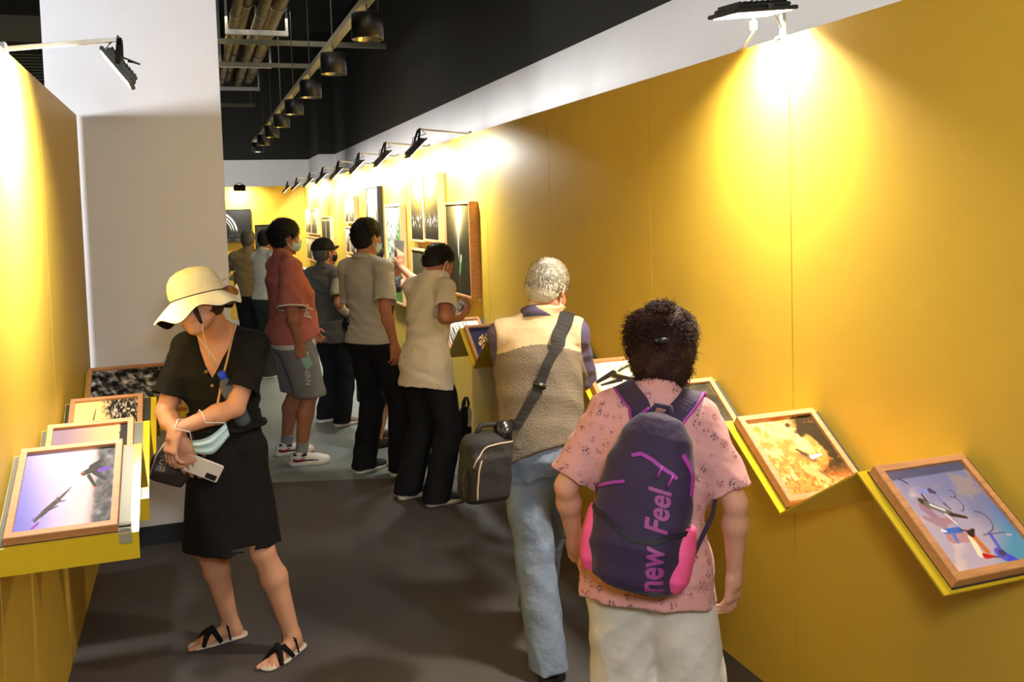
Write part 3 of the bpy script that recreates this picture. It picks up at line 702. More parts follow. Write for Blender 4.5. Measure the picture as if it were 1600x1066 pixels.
SKIN = mat('skin', c(206, 150, 118), 0.55, bump=.05, bscale=90, var=.05, vscale=12, sub=.12, spec=.35)
SKIND = mat('skin_tan', c(176, 116, 84), 0.55, bump=.05, bscale=90, var=.05, vscale=12, sub=.12, spec=.35)
HAIRB = mat('hair_black', c(20, 17, 16), 0.45, bump=.7, bscale=50, stretch=(1, 1, 4), spec=.3)
HAIRG = mat('hair_grey', c(190, 182, 166), 0.7, bump=.5, bscale=150, var=.22, vscale=22, spec=.2)
HAIRR = mat('hair_brown', c(58, 33, 25), 0.6, bump=1.0, bscale=120, var=.4, vscale=30, spec=.2)
MASKB = mat('mask_blue', c(176, 206, 218), 0.8, bump=.2, bscale=60)
MASKW = mat('mask_white', c(232, 232, 228), 0.8)
EYEW = mat('eye_white', c(225, 220, 212), .2); EYED = mat('eye_dark', c(24, 16, 12), .15); LIP = mat('lips', c(170, 90, 82), .5)

def person(label, loc, yaw, H=1.70, lean=0, leanx=0, twist=0, feet=None, wr=(None, None), pole=(None, None), head=(0, 0, 0), neckp=None, h=.006, bulk=1.0, skin=None, hands=(None, None), shoulders=1.0, hcen=None, group=None, pel=0.0, pz=0, hk=None, footyaw=(0, 0), toes=False, big=1.0):
    s = H / 1.70; skin = skin or SKIN
    root = empty('person', (loc[0], loc[1], 0), label, 'person', group)
    O = A(loc[0], loc[1], 0); R0 = Rz(yaw)
    pelv = O + A(0, 0, .93 * s + pz) + R0 @ A(0, pel, 0)
    Rt = R0 @ Rz(twist) @ Ry(leanx) @ Rx(-lean)
    neck = pelv + Rt @ A(0, -.015, .50 * s); sh = [pelv + Rt @ A(q * .162 * s * shoulders, -.015, .437 * s) for q in (1, -1)]
    Rh = Rz(yaw + head[0]) @ Rx(-head[1]) @ Ry(head[2])
    if hcen is None: hc = neck + .5 * (Rt @ A(0, .03, .135 * s)) + .5 * (Rh @ A(0, .02, .135 * s))
    else: hc = A(*hcen)
    hip = [pelv + R0 @ A(q * .085 * s, 0, -.03) for q in (1, -1)]
    feet = feet or [(O + R0 @ A(.1, 0, 0))[:2], (O + R0 @ A(-.1, 0, 0))[:2]]
    ank, knee, fy = [], [], []
    for i in range(2):
        f = feet[i]; z = f[2] if len(f) > 2 else 0; fyaw = yaw + footyaw[i]; fy.append(fyaw)
        a = A(f[0], f[1], .075 * s + z); fw = Rz(fyaw) @ A(0, 1, 0)
        k, b = ik(hip[i], a, .43 * s, .415 * s, fw + A(0, 0, .0)); knee.append(k); ank.append(b)
    elb, wrist = [], []
    for i, q in enumerate((1, -1)):
        tgt = A(*wr[i]) if wr[i] is not None else sh[i] + Rt @ A(q * .07, .04, 0) + A(0, 0, -.52 * s)
        pl = A(*pole[i]) if pole[i] is not None else R0 @ A(q * .25, -1, -.2)
        e, b = ik(sh[i], tgt, .285 * s, .25 * s, pl); elb.append(e); wrist.append(b)
    J = dict(root=root, O=O, R0=R0, Rt=Rt, Rh=Rh, pelv=pelv, neck=neck, sh=sh, hip=hip, knee=knee, ank=ank, elb=elb, wr=wrist, hc=hc, s=s, fy=fy, h=h, skin=skin, bulk=bulk, yaw=yaw)
    # ---- body
    pts = np.array([pelv, neck, hc + A(0, 0, .15), hc - A(0, 0, .15)] + sh + knee + ank + elb + wrist)
    ext = [A(f[0], f[1], 0) + Rz(y_) @ A(0, .2, 0) for f, y_ in zip(feet, fy)] + [A(f[0], f[1], 0) - Rz(y_) @ A(0, .1, 0) for f, y_ in zip(feet, fy)]
    hd = []
    for i in range(2):
        if hands[i] and hands[i].get('d') is not None: hd.append(wrist[i] + nrm(hands[i]['d']) * .2)
        else: hd.append(wrist[i] + nrm(wrist[i] - elb[i]) * .2)
    pts = np.vstack([pts, ext, hd])
    lo = pts.min(0) - .13; hi = pts.max(0) + .13; lo[2] = -.02
    J['lo'], J['hi'] = lo, hi
    B = Field(lo, hi, h); b = bulk
    B.put(loft(pelv, Rt, [(-.10 * s, .12 * b, .09 * b), (0, .15 * b, .105 * b), (.12 * s, .125 * b, .092 * b, 0, .0), (.26 * s, .140 * b, .10 * b, 0, -.005), (.38 * s, .150 * b, .098 * b, 0, -.01), (.44 * s, .12 * b, .075, 0, -.015), (.49 * s, .055, .05, 0, -.015)]), .03)
    for i in range(2):
        B.put(cone(sh[i], neck, .05 * s, .045 * s), .04)
        B.put(cone(hip[i], knee[i], .085 * s * b, .052 * s), .04)
        cf = knee[i] * .68 + ank[i] * .32 - Rz(fy[i]) @ A(0, .014, 0) * s
        B.put(cone(knee[i], cf, .047 * s, .054 * s * big), .02); B.put(cone(cf, ank[i], .052 * s * big, .034 * s), .02)
        B.put(cone(sh[i], elb[i], .052 * s * big, .038 * s * big), .035)
        # foot
        Rf = Rz(fy[i]); g = A(ank[i][0], ank[i][1], ank[i][2] - .075 * s)
        B.put(cone(ank[i], g + Rf @ A(0, -.025, .03) * s, .034 * s, .03 * s), .02)
        B.put(cone(g + Rf @ A(0, .0, .045) * s, g + Rf @ A(0, .11, .026) * s, .033 * s, .022 * s), .02); B.put(ell(g + Rf @ A(0, .11, .02) * s, A(.042, .04, .017) * s, Rf), .015)
        sd = 1 if i == 0 else -1
        for t in range(5):
            x = (-.031 + .0155 * t) * sd * s; L = [.062, .058, .05, .042, .032][t] * s
            B.put(cone(g + Rf @ A(x, .125 * s, .016), g + Rf @ A(x * 1.1, .125 * s + L - .01 * (t > 0), .012), (.011 if t == 0 else .0075) * s, (.0105 if t == 0 else .007) * s), .004)
    # neck and head
    B.put(cone(neck - Rt @ A(0, 0, .02), hc + Rh @ A(0, -.025, -.04), .054 * s, .05 * s), .03)
    k = hk or (.96 if s < .97 else 1.0); J['k'] = k
    P = lambda x, y, z: hc + Rh @ (A(x, y, z) * k)
    B.put(ell(P(0, -.012, .035), A(.074, .092, .082) * k, Rh), .02)
    B.put(ell(P(0, .03, -.02), A(.061, .064, .084) * k, Rh), .03)
    B.put(ell(P(0, .052, -.088), A(.034, .032, .024) * k, Rh), .03)
    B.put(cone(P(.05, .0, -.062), P(.02, .05, -.09), .02 * k, .018 * k), .02); B.put(cone(P(-.05, .0, -.062), P(-.02, .05, -.09), .02 * k, .018 * k), .02)
    B.put(ell(P(0, .078, .024), A(.048, .014, .012) * k, Rh), .015)
    for q in (-1, 1):
        B.put(ell(P(q * .031, .094, .0), A(.017, .012, .010) * k, Rh), .008, 's'); B.put(ell(P(q * .031, .080, .0), A(.014, .012, .010) * k, Rh), .006)
        B.put(ell(P(q * .042, .066, -.03), A(.02, .018, .018) * k, Rh), .02)
        B.put(ell(P(q * .077, -.008, -.008), A(.008, .019, .031) * k, Rh @ Rz(q * .35)), .006); B.put(ell(P(q * .085, .0, -.004), A(.005, .010, .018) * k, Rh @ Rz(q * .35)), .005, 's')
    B.put(cone(P(0, .088, .012), P(0, .104, -.028), .007 * k, .0115 * k), .010)
    for q in (-1, 1): B.put(ell(P(q * .011, .096, -.032), A(.008, .009, .007) * k, Rh), .005)
    B.put(ell(P(0, .088, -.056), A(.022, .010, .0055) * k, Rh), .006); B.put(ell(P(0, .087, -.066), A(.019, .010, .006) * k, Rh), .006)
    B.put(ell(P(0, .099, -.0608), A(.022, .006, .0012) * k, Rh), .002, 's')
    J['P'] = P
    # hands
    J['U'] = B.D.copy()
    for i in range(2):
        m = elb[i] * .7 + wrist[i] * .3
        B.put(cone(elb[i], m, .036 * s * big, .038 * s * big), .015); B.put(cone(m, wrist[i], .038 * s * big, .024 * s * big), .02)
        hand(B, J, i, hands[i] or {})
    J['body'] = B
    return J
def hand(B, J, i, o):
    w0, e0 = J['wr'][i], J['elb'][i]; s = J['s'] * (o.get('scale', 1.0)); q = 1 if i == 0 else -1
    d = nrm(o['d']) if o.get('d') is not None else nrm(w0 - e0)
    n = A(*o['n']) if o.get('n') is not None else J['R0'] @ A(-q, 0, 0)
    n = nrm(n - d * (n @ d)); t = np.cross(d, n) * q
    cu = o.get('curl', .35); cs = cu if hasattr(cu, '__len__') else [cu] * 4
    R = np.array([t, n, d]).T
    B.put(cone(w0, w0 + d * .03 * s, .024 * s, .026 * s), .01)
    B.put(rbox(w0 + d * .052 * s, A(.036, .0135, .046) * s, R, .012 * s), .015)
    B.put(ell(w0 + d * .045 * s + t * .022 * s + n * .01 * s, A(.018, .014, .03) * s, R), .012)
    tips = []
    for f in range(4):
        off = (.0285 - .019 * f) * s; b = w0 + d * (.092 - [.002, 0, .003, .010][f]) * s + t * off; a = .0
        spl = t * (.10 - .07 * f) * o.get('splay', 1.0)
        ls = [(.042, .026, .021), (.046, .029, .022), (.043, .027, .021), (.033, .020, .018)][f]; r = .0088 * s
        for j in range(3):
            a += cs[f] * (1.0, 1.15, .8)[j]
            dd = nrm(d * math.cos(a) + n * math.sin(a) + spl * math.cos(min(a, 1.5))); e = b + dd * ls[j] * s
            B.put(cone(b, e, r * (1 - .1 * j), r * (.92 - .1 * j)), .003); b = e
        tips.append(b)
    b = w0 + d * .03 * s + t * .028 * s + n * .004 * s; tc = o.get('thumb', .5)
    d1 = nrm(d * .65 + t * .75 * (1 - tc * .6) + n * (.25 + .5 * tc)); e = b + d1 * .042 * s
    B.put(cone(b, e, .0125 * s, .0105 * s), .008); d2 = nrm(d * .95 + t * .25 * (1 - tc) + n * (.2 + .4 * tc)); e2 = e + d2 * .030 * s
    B.put(cone(e, e2, .0102 * s, .0085 * s), .004)
    J.setdefault('hand', {})[i] = dict(w=w0, d=d, n=n, t=t, R=R, palm=w0 + d * .06 * s + n * .014 * s, tips=tips)
def finish_body(J):
    o = J['body'].build('body', J['skin'], J['root'], relax=1)
    return o
def eyes(J):
    for q in (-1, 1):
        V = []; R = J['Rh'] * J['k']
        MB().lathe([(.0001, .0118)] + [(.0118 * math.sin(t), .0118 * math.cos(t)) for t in np.linspace(.1, 2.6, 8)], J['P'](q * .031, .082, .0), R @ Rx(-PI / 2), 14).done('eye', EYEW, J['root'], True)
        MB().lathe([(.0001, .0124), (.003, .0122), (.0052, .0108)], J['P'](q * .031, .082, .0), R @ Rx(-PI / 2), 12).done('iris', EYED, J['root'], True)
        pts = [J['P'](q * x, y, z) for x, y, z in ((.014, .094, .022), (.03, .091, .028), (.046, .078, .022))]
        MB().tube(pts, [.0022, .0034, .0015], 6).done('eyebrow', HAIRB, J['root'], True)

def shirt(J, m, hem=-.10, fit=1.0, sl=.62, slr=.068, flare=0.0, neckr=.07, k=.035, nm='shirt', amp=.004, v=None, slots=None, front=0, h=None, collar=None, hemclip=None, dz=0, rxx=1.0, sleeves=True, arm=1.0, folds=None, seed=1):
    s = J['s']; b = J['bulk'] * fit; h = h or J['h']; Rt = J['Rt']; p = J['pelv']
    F = Field(J['lo'], J['hi'], J['h']); C = Field(J['lo'], J['hi'], J['h'])
    st = [(hem * s, (.172 + flare) * b * rxx, (.125 + flare) * b), (.02 * s, (.168 + flare * .6) * b * rxx, .124 * b + flare * .5, 0, 0), (.12 * s, .152 * b * rxx + flare * .3, .114 * b, 0, .004), (.24 * s, .160 * b * rxx, .118 * b, 0, .002), (.34 * s, .170 * b * rxx, .118 * b, 0, -.004), (.41 * s, .148 * b, .10 * b, 0, -.012), (.455 * s, .11 * b, .078 * b, 0, -.016), (.495 * s, .07, .064, 0, -.018)]
    if front: st = [(r[0], r[1], r[2] + front * .5 * (r[0] < .3 * s), 0, (r[4] if len(r) > 4 else 0) + front * .5 * (r[0] < .3 * s)) for r in st]
    F.put(loft(p, Rt, st, 2.2), .02); C.put(loft(p, Rt, [(q[0], q[1] + .035, q[2] + .035) + tuple(q[3:]) for q in st], 2.2), .002); ends = []
    for i in range(2):
        sh, el = J['sh'][i], J['elb'][i]; d = nrm(el - sh); e = sh + d * .285 * s * sl
        F.put(cone(sh * .94 + J['neck'] * .06 - Rt @ A(0, 0, .006), J['neck'] - Rt @ A(0, 0, .012), .057 * s * arm, .05 * s), k)
        C.put(cone(sh, J['neck'], .09 * s * arm, .09 * s), .002)
        if sleeves:
            F.put(cone(sh, e + d * .05, .060 * s * arm, slr * s * arm), k, clip=(e, d)); ends.append((e, d))
            C.put(cone(sh, e, .09 * s * arm, slr * s * arm + .03), .002, clip=(e - d * .025, d))
    F.fold(amp, 38, folds or [(.3, .2, 1), (.8, .3, .6), (-.8, .3, .55), (.2, -.5, .9)], seed)
    F.wrap(J['U'], C); J['U'] = np.minimum(J['U'], F.D)
    for e, d in ends: F.put(cone(e - d * .004, e + d * .05, slr * s * arm * .84, slr * s * arm * .86), .006, 's')
    F.put(loft(p, Rt, [((hem - .05) * s, st[0][1] - .012, st[0][2] - .012, 0, st[0][4] if len(st[0]) > 4 else 0), ((hem + .012) * s, st[0][1] - .014, st[0][2] - .014, 0, st[0][4] if len(st[0]) > 4 else 0)], 2.2), .006, 's')
    F.put(cone(J['neck'] + Rt @ A(0, .012, -.005), J['neck'] + Rt @ A(0, .03, .12), neckr * s, neckr * s), .01, 's')
    if v: F.put(v, .01, 's')
    if hemclip: F.cut(*hemclip)
    o = F.build(nm, m, J['root'], slots)
    J[nm] = F
    return o
def collar(J, m, r=.066, hgt=.032, nm='collar', open_=.5):
    """a ring of cloth round the neck, open at the front"""
    Rt, n0, s = J['Rt'], J['neck'], J['s']; V = []; F_ = []; N = 28
    for i in range(N + 1):
        t = -PI / 2 + PI * 2 * (open_ * .08) + (2 * PI - 4 * PI * open_ * .08) * i / N
        u = A(math.cos(t + PI), math.sin(t + PI) * 1.0, 0); u = A(math.cos(t), -math.sin(t) * -1, 0)
        a = PI / 2 + open_ * .5 + (2 * PI - open_) * i / N; u = A(math.cos(a), math.sin(a), 0)
        tilt = -.018 * u[1]
        for rr, z in ((r * s, -.012 + tilt), (r * s * .94, hgt + tilt), (r * s * 1.03, hgt + .003 + tilt), (r * s * 1.2, -.004 + tilt)):
            V.append(n0 + Rt @ (u * rr + A(0, -.004, z)))
    for i in range(N):
        for j in range(3): F_.append((i * 4 + j, i * 4 + j + 1, i * 4 + j + 5, i * 4 + j + 4))
        F_.append((i * 4 + 3, i * 4, i * 4 + 4, i * 4 + 7))
    F_ += [(0, 1, 2, 3), (N * 4 + 3, N * 4 + 2, N * 4 + 1, N * 4)]
    return mesh(nm, V, F_, m, J['root'], True)
def trousers(J, m, top=.06, rt=.10, rk=.078, rh=.072, hemz=.03, fit=1.0, nm='trousers', amp=.005, h=None, kneeclip=None, seed=3, pk=.03, seatk=.05):
    s = J['s']; b = J['bulk'] * fit; h = h or J['h']; p = J['pelv']
    F = Field(J['lo'], J['hi'], J['h']); C = Field(J['lo'], J['hi'], J['h']); R = J['R0']
    C.put(loft(p, R, [(-.13 * s, .19, .16), (top * s, .18, .15)]), .002)
    F.put(loft(p, R, [(-.13 * s, .13 * b, .10 * b, 0, -.01), (-.06 * s, .165 * b, .125 * b, 0, -.012), (.0, .163 * b, .12 * b, 0, -.005), (top * s, .150 * b, .108 * b, 0, 0)], 2.2), .03)
    for i in range(2):
        hp, kn, an = J['hip'][i], J['knee'][i], J['ank'][i]
        F.put(cone(hp + A(0, 0, -.02), kn, rt * s * b, rk * s), seatk)
        C.put(cone(hp, kn, rt * s * b + .03, rk * s + .03), .002)
        if kneeclip is None: C.put(cone(kn, an, rk * s + .03, rh * s + .02), .002, clip=(A(0, 0, hemz + .05 + max(0, an[2] - .075 * s)), A(0, 0, -1)))
        if kneeclip is None:
            F.put(cone(kn, an + (an - kn) * .3, rk * s, rh * s), .02, clip=(A(0, 0, hemz + max(0, an[2] - .075 * s)), A(0, 0, -1)))
    if kneeclip is not None:
        for i in range(2):
            hp, kn, an = J['hip'][i], J['knee'][i], J['ank'][i]; F.put(cone(kn, kn + (an - kn) * kneeclip * 1.6, rk * s, rh * s), .02)
    F.fold(amp, 34, [(.7, .4, .5), (-.7, .4, .5), (.5, .8, .25), (.9, -.5, .2)], seed)
    F.wrap(J['U'], C, .004)
    if kneeclip is not None: F.cut(A(0, 0, J['knee'][0][2] - kneeclip * .4), A(0, 0, -1))
    J['U'] = np.minimum(J['U'], F.D)
    o = F.build(nm, m, J['root']); J[nm] = F; return o
def hair_short(J, m, thick=.013, back=-.07, front=-.016, seed=0, rough=.003, h=None, crown=0, side=1.0, nm='hair', spikes=0, spl=.02, tilt=(0, -.75, .66)):
    h = h or J['h'] * .8; k = J['k']; hc, Rh, P = J['hc'], J['Rh'], J['P']
    F = Field(hc - .2, hc + .2, h)
    F.put(ell(P(0, -.014, .037), (A(.074, .092, .082) + A(thick * side, thick, thick + crown)) * k, Rh), .01)
    F.put(ell(P(0, -.045, -.015), (A(.064, .055, .06) + thick * .8) * k, Rh), .03)
    F.fold(rough, 150, [(1, .5, .1), (-.8, .6, .1), (.4, .1, .9)], seed)
    n = nrm(tilt); F.cut(P(0, 0, 0) + Rh @ (n * front), Rh @ -n)
    F.cut(P(0, 0, back), Rh @ nrm(A(0, .25, -1)))
    F.put(ell(P(0, .055, -.03), A(.068, .07, .075) * k, Rh), .006, 's')
    for q in (-1, 1): F.put(ell(P(q * .082, .004, -.012), A(.02, .027, .036) * k, Rh), .006, 's')
    V, Fc = F.nets(); 
    mb_V, mb_F = V, Fc
    o = None
    if spikes:
        r = np.random.default_rng(seed + 5); tri = r.integers(0, len(Fc), spikes); ctr = hc
        base = V[Fc[tri]].mean(1); nr = base - (hc + Rh @ A(0, -.02, .01)); nr /= np.linalg.norm(nr, axis=1)[:, None]
        keep = (nr @ (Rh @ A(0, 0, 1)) > -.35); base = base[keep]; nr = nr[keep]; n_ = len(base)
        flow = nrm(Rh @ A(0, .75, -.65)); fl_ = flow[None] - nr * (nr @ flow)[:, None]; fl_ /= np.linalg.norm(fl_, axis=1)[:, None] + 1e-6; dirn = nr * .18 + fl_ + r.normal(0, .18, (n_, 3)); dirn /= np.linalg.norm(dirn, axis=1)[:, None]
        sd = np.cross(dirn, r.normal(0, 1, (n_, 3))); sd /= np.linalg.norm(sd, axis=1)[:, None]; sd2 = np.cross(dirn, sd)
        L = spl * (.5 + r.random(n_))[:, None]; wd = .0016
        v = np.stack([base + sd * wd, base - sd * wd * .5 + sd2 * wd, base - sd * wd * .5 - sd2 * wd, base + dirn * L], 1).reshape(-1, 3)
        ii = np.arange(n_) * 4 + len(V); f = np.concatenate([np.stack([ii + a, ii + b, ii + 3, ii + 3], 1) for a, b in ((0, 1), (1, 2), (2, 0))])
        V2 = np.vstack([V, v]); F2 = [tuple(map(int, q)) for q in Fc] + [tuple(map(int, q[:3])) for q in f]
        return mesh(nm, V2, F2, m, J['root'], True)
    return mesh(nm, V, Fc, m, J['root'], True)
def mask(J, m, loopm=None, low=0, nm='face_mask', loops=True):
    h = J['h'] * .75; P, Rh, k = J['P'], J['Rh'], J['k']
    F = Field(J['hc'] - .16, J['hc'] + .16, h); z = -low
    F.put(ell(P(0, .050, -.052 + z), A(.060, .066, .060) * k, Rh), .01); F.put(cone(P(0, .09, -.018 + z), P(0, .108, -.03 + z), .010 * k, .014 * k), .012)
    F.put(ell(P(0, .03, -.052 + z), A(.068, .05, .045) * k, Rh), .02)
    n = Rh @ nrm(A(0, -1, .12)); F.cut(P(0, .030, -.05), n)
    F.cut(P(0, .07, -.002 + z), Rh @ nrm(A(0, -.35, 1))); F.cut(P(0, .05, -.106 + z), Rh @ nrm(A(0, -.3, -1)))
    F.fold(.0016, 110, [Rh @ A(0, .1, 1)], 4)
    o = F.build(nm, m, J['root'])
    if loops:
        lm = MB()
        for q in (-1, 1):
            lm.tube([P(q * .060, .036, -.020 + z), P(q * .074, .008, .014), P(q * .085, -.012, .02), P(q * .086, -.024, -.005), P(q * .078, -.012, -.035), P(q * .060, .034, -.085 + z)], .0018 if J['h'] < .0065 else .0028, 6)
        lm.done('ear_loop', loopm or MASKW, o, True)
    return o
def shoe(J, i, m, sole, L=.27, W_=.05, nm='shoe', solez=.022, accent=None):
    s = J['s']; Rf = Rz(J['fy'][i]); g = J['ank'][i] - A(0, 0, .075 * s); h = min(J['h'], .006)
    tilt = Rf; F = Field(g - .22, g + .25, h); a = L / .27 * s
    F.put(cone(g + Rf @ A(0, -.035, .045) * a, g + Rf @ A(0, .10, .034) * a, .040 * a, .034 * a), .02); F.put(ell(g + Rf @ A(0, .12, .028) * a, A(W_ * .94, .065, .030) * a, Rf), .02)
    F.put(cone(g + Rf @ A(0, -.01, .06) * a, g + Rf @ A(0, .0, .088) * a, .042 * a, .040 * a), .02); F.cut(g + A(0, 0, .092 * a), A(0, 0, 1)); F.cut(g + A(0, 0, solez * .7), A(0, 0, -1))
    F.put(cone(g + A(0, 0, .09) * a, g + A(0, 0, .3), .034 * a, .034 * a), .004, 's')
    o = F.build(nm, m, J['root'])
    G = Field(g - .22, g + .25, h); G.put(cone(g + Rf @ A(0, -.04, .02) * a, g + Rf @ A(0, .115, .02) * a, .042 * a, W_ * a), .01); G.put(cone(g + Rf @ A(0, .09, .02) * a, g + Rf @ A(0, .14, .02) * a, W_ * a, .044 * a), .01)
    G.cut(g + A(0, 0, solez), A(0, 0, 1)); G.cut(g + A(0, 0, .001), A(0, 0, -1)); G.build('sole', sole, o)
    lc = MB()
    for k in range(4):
        y = .035 + k * .020; z = .081 - k * .0085
        lc.tube([g + Rf @ A(-.018, y, z - .004) * a, g + Rf @ A(0, y + .003, z + .002) * a, g + Rf @ A(.018, y, z - .004) * a], .003 * a, 6)
    lc.done('lace', accent or sole, o, True)
    return o
def phone(label, cen, R, m_face, m_case, w=.074, hh=.155, t=.009, name='smartphone', cam_=True):
    e = empty(name, cen, label, 'phone')
    MB().box((-w / 2, -hh / 2, -t / 2), (w / 2, hh / 2, t / 2), R, cen, ch=.0035).done('case', m_case, e)
    MB().box((-w / 2 + .003, -hh / 2 + .003, t / 2), (w / 2 - .003, hh / 2 - .003, t / 2 + .0006), R, cen).done('screen', m_face, e)
    if cam_: MB().box((-w / 2 + .006, hh / 2 - .05, -t / 2 - .002), (-w / 2 + .028, hh / 2 - .008, -t / 2), R, cen, ch=.001).done('camera_block', BLK, e)
    return e
def text_on(name, s, size, origin, U, V, m, parent, bvh=None, depth=.001, off=.002, shear=0, extrude=.0012, bold=0.0, sx=1.0):
    cu = bpy.data.curves.new('t', 'FONT'); cu.body = s; cu.size = size; cu.shear = shear; cu.resolution_u = 3; cu.offset = bold
    cu.fill_mode = 'FRONT'
    ob = bpy.data.objects.new('t', cu); COL.objects.link(ob)
    bpy.context.view_layer.update()
    me = bpy.data.meshes.new_from_object(ob.evaluated_get(bpy.context.evaluated_depsgraph_get()))
    import bmesh
    bm = bmesh.new(); bm.from_mesh(me)
    bmesh.ops.triangulate(bm, faces=bm.faces[:])
    for _ in range(4):
        ed = [e for e in bm.edges if e.calc_length() > size * .12]
        if not ed: break
        bmesh.ops.subdivide_edges(bm, edges=ed, cuts=1); bmesh.ops.triangulate(bm, faces=bm.faces[:])
    U = nrm(U); V = nrm(V); N = np.cross(U, V); Vs = []; miss = set()
    for q in bm.verts:
        p = A(*origin) + U * q.co.x * sx + V * q.co.y
        if bvh is not None:
            hit = bvh.ray_cast(Vector(p + N * .3), Vector(-N), .8)
            if hit[0] is not None: p = A(*hit[0]) + N * off
            else: miss.add(len(Vs))
        Vs.append(p)
    n = len(Vs); Fs = [tuple(v.index for v in f.verts) for f in bm.faces]; Fs = [f for f in Fs if not any(i in miss for i in f) and max(np.linalg.norm(Vs[f[0]] - Vs[f[k]]) for k in (1, 2)) < size * .5]
    bm.free(); COL.objects.unlink(ob); bpy.data.objects.remove(ob); bpy.data.curves.remove(cu); bpy.data.meshes.remove(me)
    return mesh(name, Vs, Fs, m, parent, False)
def drape(pts, bvh, off=.004, n=6):
    P = [A(*p) for p in pts]; out = []; no = []
    for i in range(len(P) - 1):
        for j in range(n):
            q = P[i] + (P[i + 1] - P[i]) * j / n; out.append(q)
    out.append(P[-1]); res = []
    for q in out:
        hit = bvh.find_nearest(Vector(q)); p, nn = A(*hit[0]), A(*hit[1]); res.append(p + nn * off); no.append(nn)
    r2 = [res[0]] + [(res[i - 1] + res[i] * 2 + res[i + 1]) / 4 for i in range(1, len(res) - 1)] + [res[-1]]
    n2 = [no[0]] + [nrm(no[i - 1] + no[i] * 2 + no[i + 1]) for i in range(1, len(no) - 1)] + [no[-1]]
    return r2, n2

# ================================================================== the visitors
import time as _t
T0 = _t.time()
BLKC = mat('black_cloth', c(20, 19, 20), 0.85, bump=.25, bscale=30, spec=.2)
BLKT = mat('black_trousers', c(22, 22, 26), 0.9, bump=.25, bscale=25, spec=.2)

# ---- woman in the black dress --------------------------------------------------
J = person('woman in black dress and cream sun hat looking down beside the white partition', (.095, 3.88), 2.72, 1.60, lean=.10, feet=[(.075, 4.03), (.31, 3.80)], footyaw=(-.95, -.35),
           wr=[(-.075, 3.64, .965), (-.095, 3.60, 1.02)], pole=[(-.9, .9, -1.0), (1.2, -.1, -.8)], head=(-.72, .34, .14), hcen=(.005, 3.70, 1.474), hk=.90, h=.0045, bulk=.92, shoulders=.93, big=1.04,
           hands=(dict(d=(.28, -.15, -1), n=(.1, 1, -.2), curl=[.25, .35, .4, .45], thumb=.35, splay=1.3), dict(d=(-.25, -.12, -.9), n=(.75, .55, -.1), curl=.5, thumb=.5)))
W = J
finish_body(J); eyes(J)
R, P = J['Rt'], J['P']
F = Field(J['hc'] - .15, J['hc'] + .15, .003); F.put(ell(P(0, .0895, -.056), A(.021, .010, .0045) * J['k'], J['Rh']), .004); F.put(ell(P(0, .0885, -.066), A(.018, .010, .005) * J['k'], J['Rh']), .004); F.build('lips', LIP, J['root'])
nk = J['neck']
vcut = loft(nk + R @ A(0, .03, 0), R @ Rx(.12), [(-.17, .004, .10, 0, .05), (-.02, .075, .10, 0, .05), (.08, .11, .12, 0, .03)])
shirt(J, BLKC, hem=.10, fit=1.0, sl=.76, slr=.080, v=vcut, nm='blouse', amp=.006, h=.0045, seed=5, arm=1.0)
# skirt
F = Field(J['lo'], J['hi'], J['h'])
hm = A(.098, 3.862, 0)
F.put(loft(A(0, 0, 0), np.eye(3), [(.475, .200, .178, hm[0] - .005, hm[1]), (.75, .168, .140, J['pelv'][0] - .005, J['pelv'][1]), (.90, .146, .118, J['pelv'][0], J['pelv'][1]), (1.02, .122, .10, J['pelv'][0] + .0, J['pelv'][1] - .01)], 2.1), .01)
F.fold(.011, 19, [(1, .15, .03), (.3, 1, .03), (.8, -.6, .05)], 8); F.fold(.003, 50, [(1, .3, .1)], 9)
C = Field(J['lo'], J['hi'], J['h']); C.put(loft(A(0, 0, 0), np.eye(3), [(.50, .24, .2, hm[0], hm[1]), (1.02, .2, .18, hm[0], hm[1])]), .002); F.wrap(J['U'], C, .006)
F.put(loft(A(0, 0, 0), np.eye(3), [(.42, .188, .166, hm[0] - .005, hm[1]), (.50, .186, .164, hm[0] - .005, hm[1])]), .008, 's')
F.build('skirt', BLKC, J['root'])
# buttons, chin string
bb = J['blouse'].bvh()
for z in (1.20, 1.145):
    for dx in ((-.02, .0) if z > 1.17 else (.0,)):
        h_ = bb.ray_cast(Vector((.045 + dx, 3.2, z)), Vector((0, 1, 0)))
        if h_[0]: MB().lathe([(0, .004), (.008, .003), (.008, -.002)], A(*h_[0]), Rx(PI / 2), 12).done('button', mat('brass_button', c(150, 120, 70), .35, .6), J['root'], True)
hb = MB(); hb.tube([P(.068, .02, -.02), P(.05, .045, -.11), A(.055, 3.66, 1.27), A(.062, 3.672, 1.235)], .0022, 6); hb.tube([P(-.068, .02, -.02), P(-.05, .05, -.11), A(.04, 3.66, 1.27), A(.062, 3.672, 1.235)], .0022, 6)
hb.done('chin_cord', mat('cord', c(214, 196, 170), .7), J['root'], True)
# hair under hat + bun
hair_short(J, HAIRR, thick=.012, back=-.10, front=-.03, seed=3, rough=.003)
F = Field(J['hc'] - .25, J['hc'] + .25, .005); F.put(ell(P(-.02, -.135, -.02), A(.042, .04, .038), J['Rh']), .02); F.fold(.003, 120, [(1, 1, .2), (.2, 1, 1)], 3); F.build('hair_bun', mat('hair_golden_brown', c(120, 82, 38), .5, bump=.6, bscale=60), J['root'])
for q in (-1, 1):
    F = Field(J['hc'] - .25, J['hc'] + .25, .005); F.put(cone(P(q * .066, .045, .03), P(q * .068, .045, -.07), .014, .006), .01); F.build('side_lock', HAIRR, J['root'])
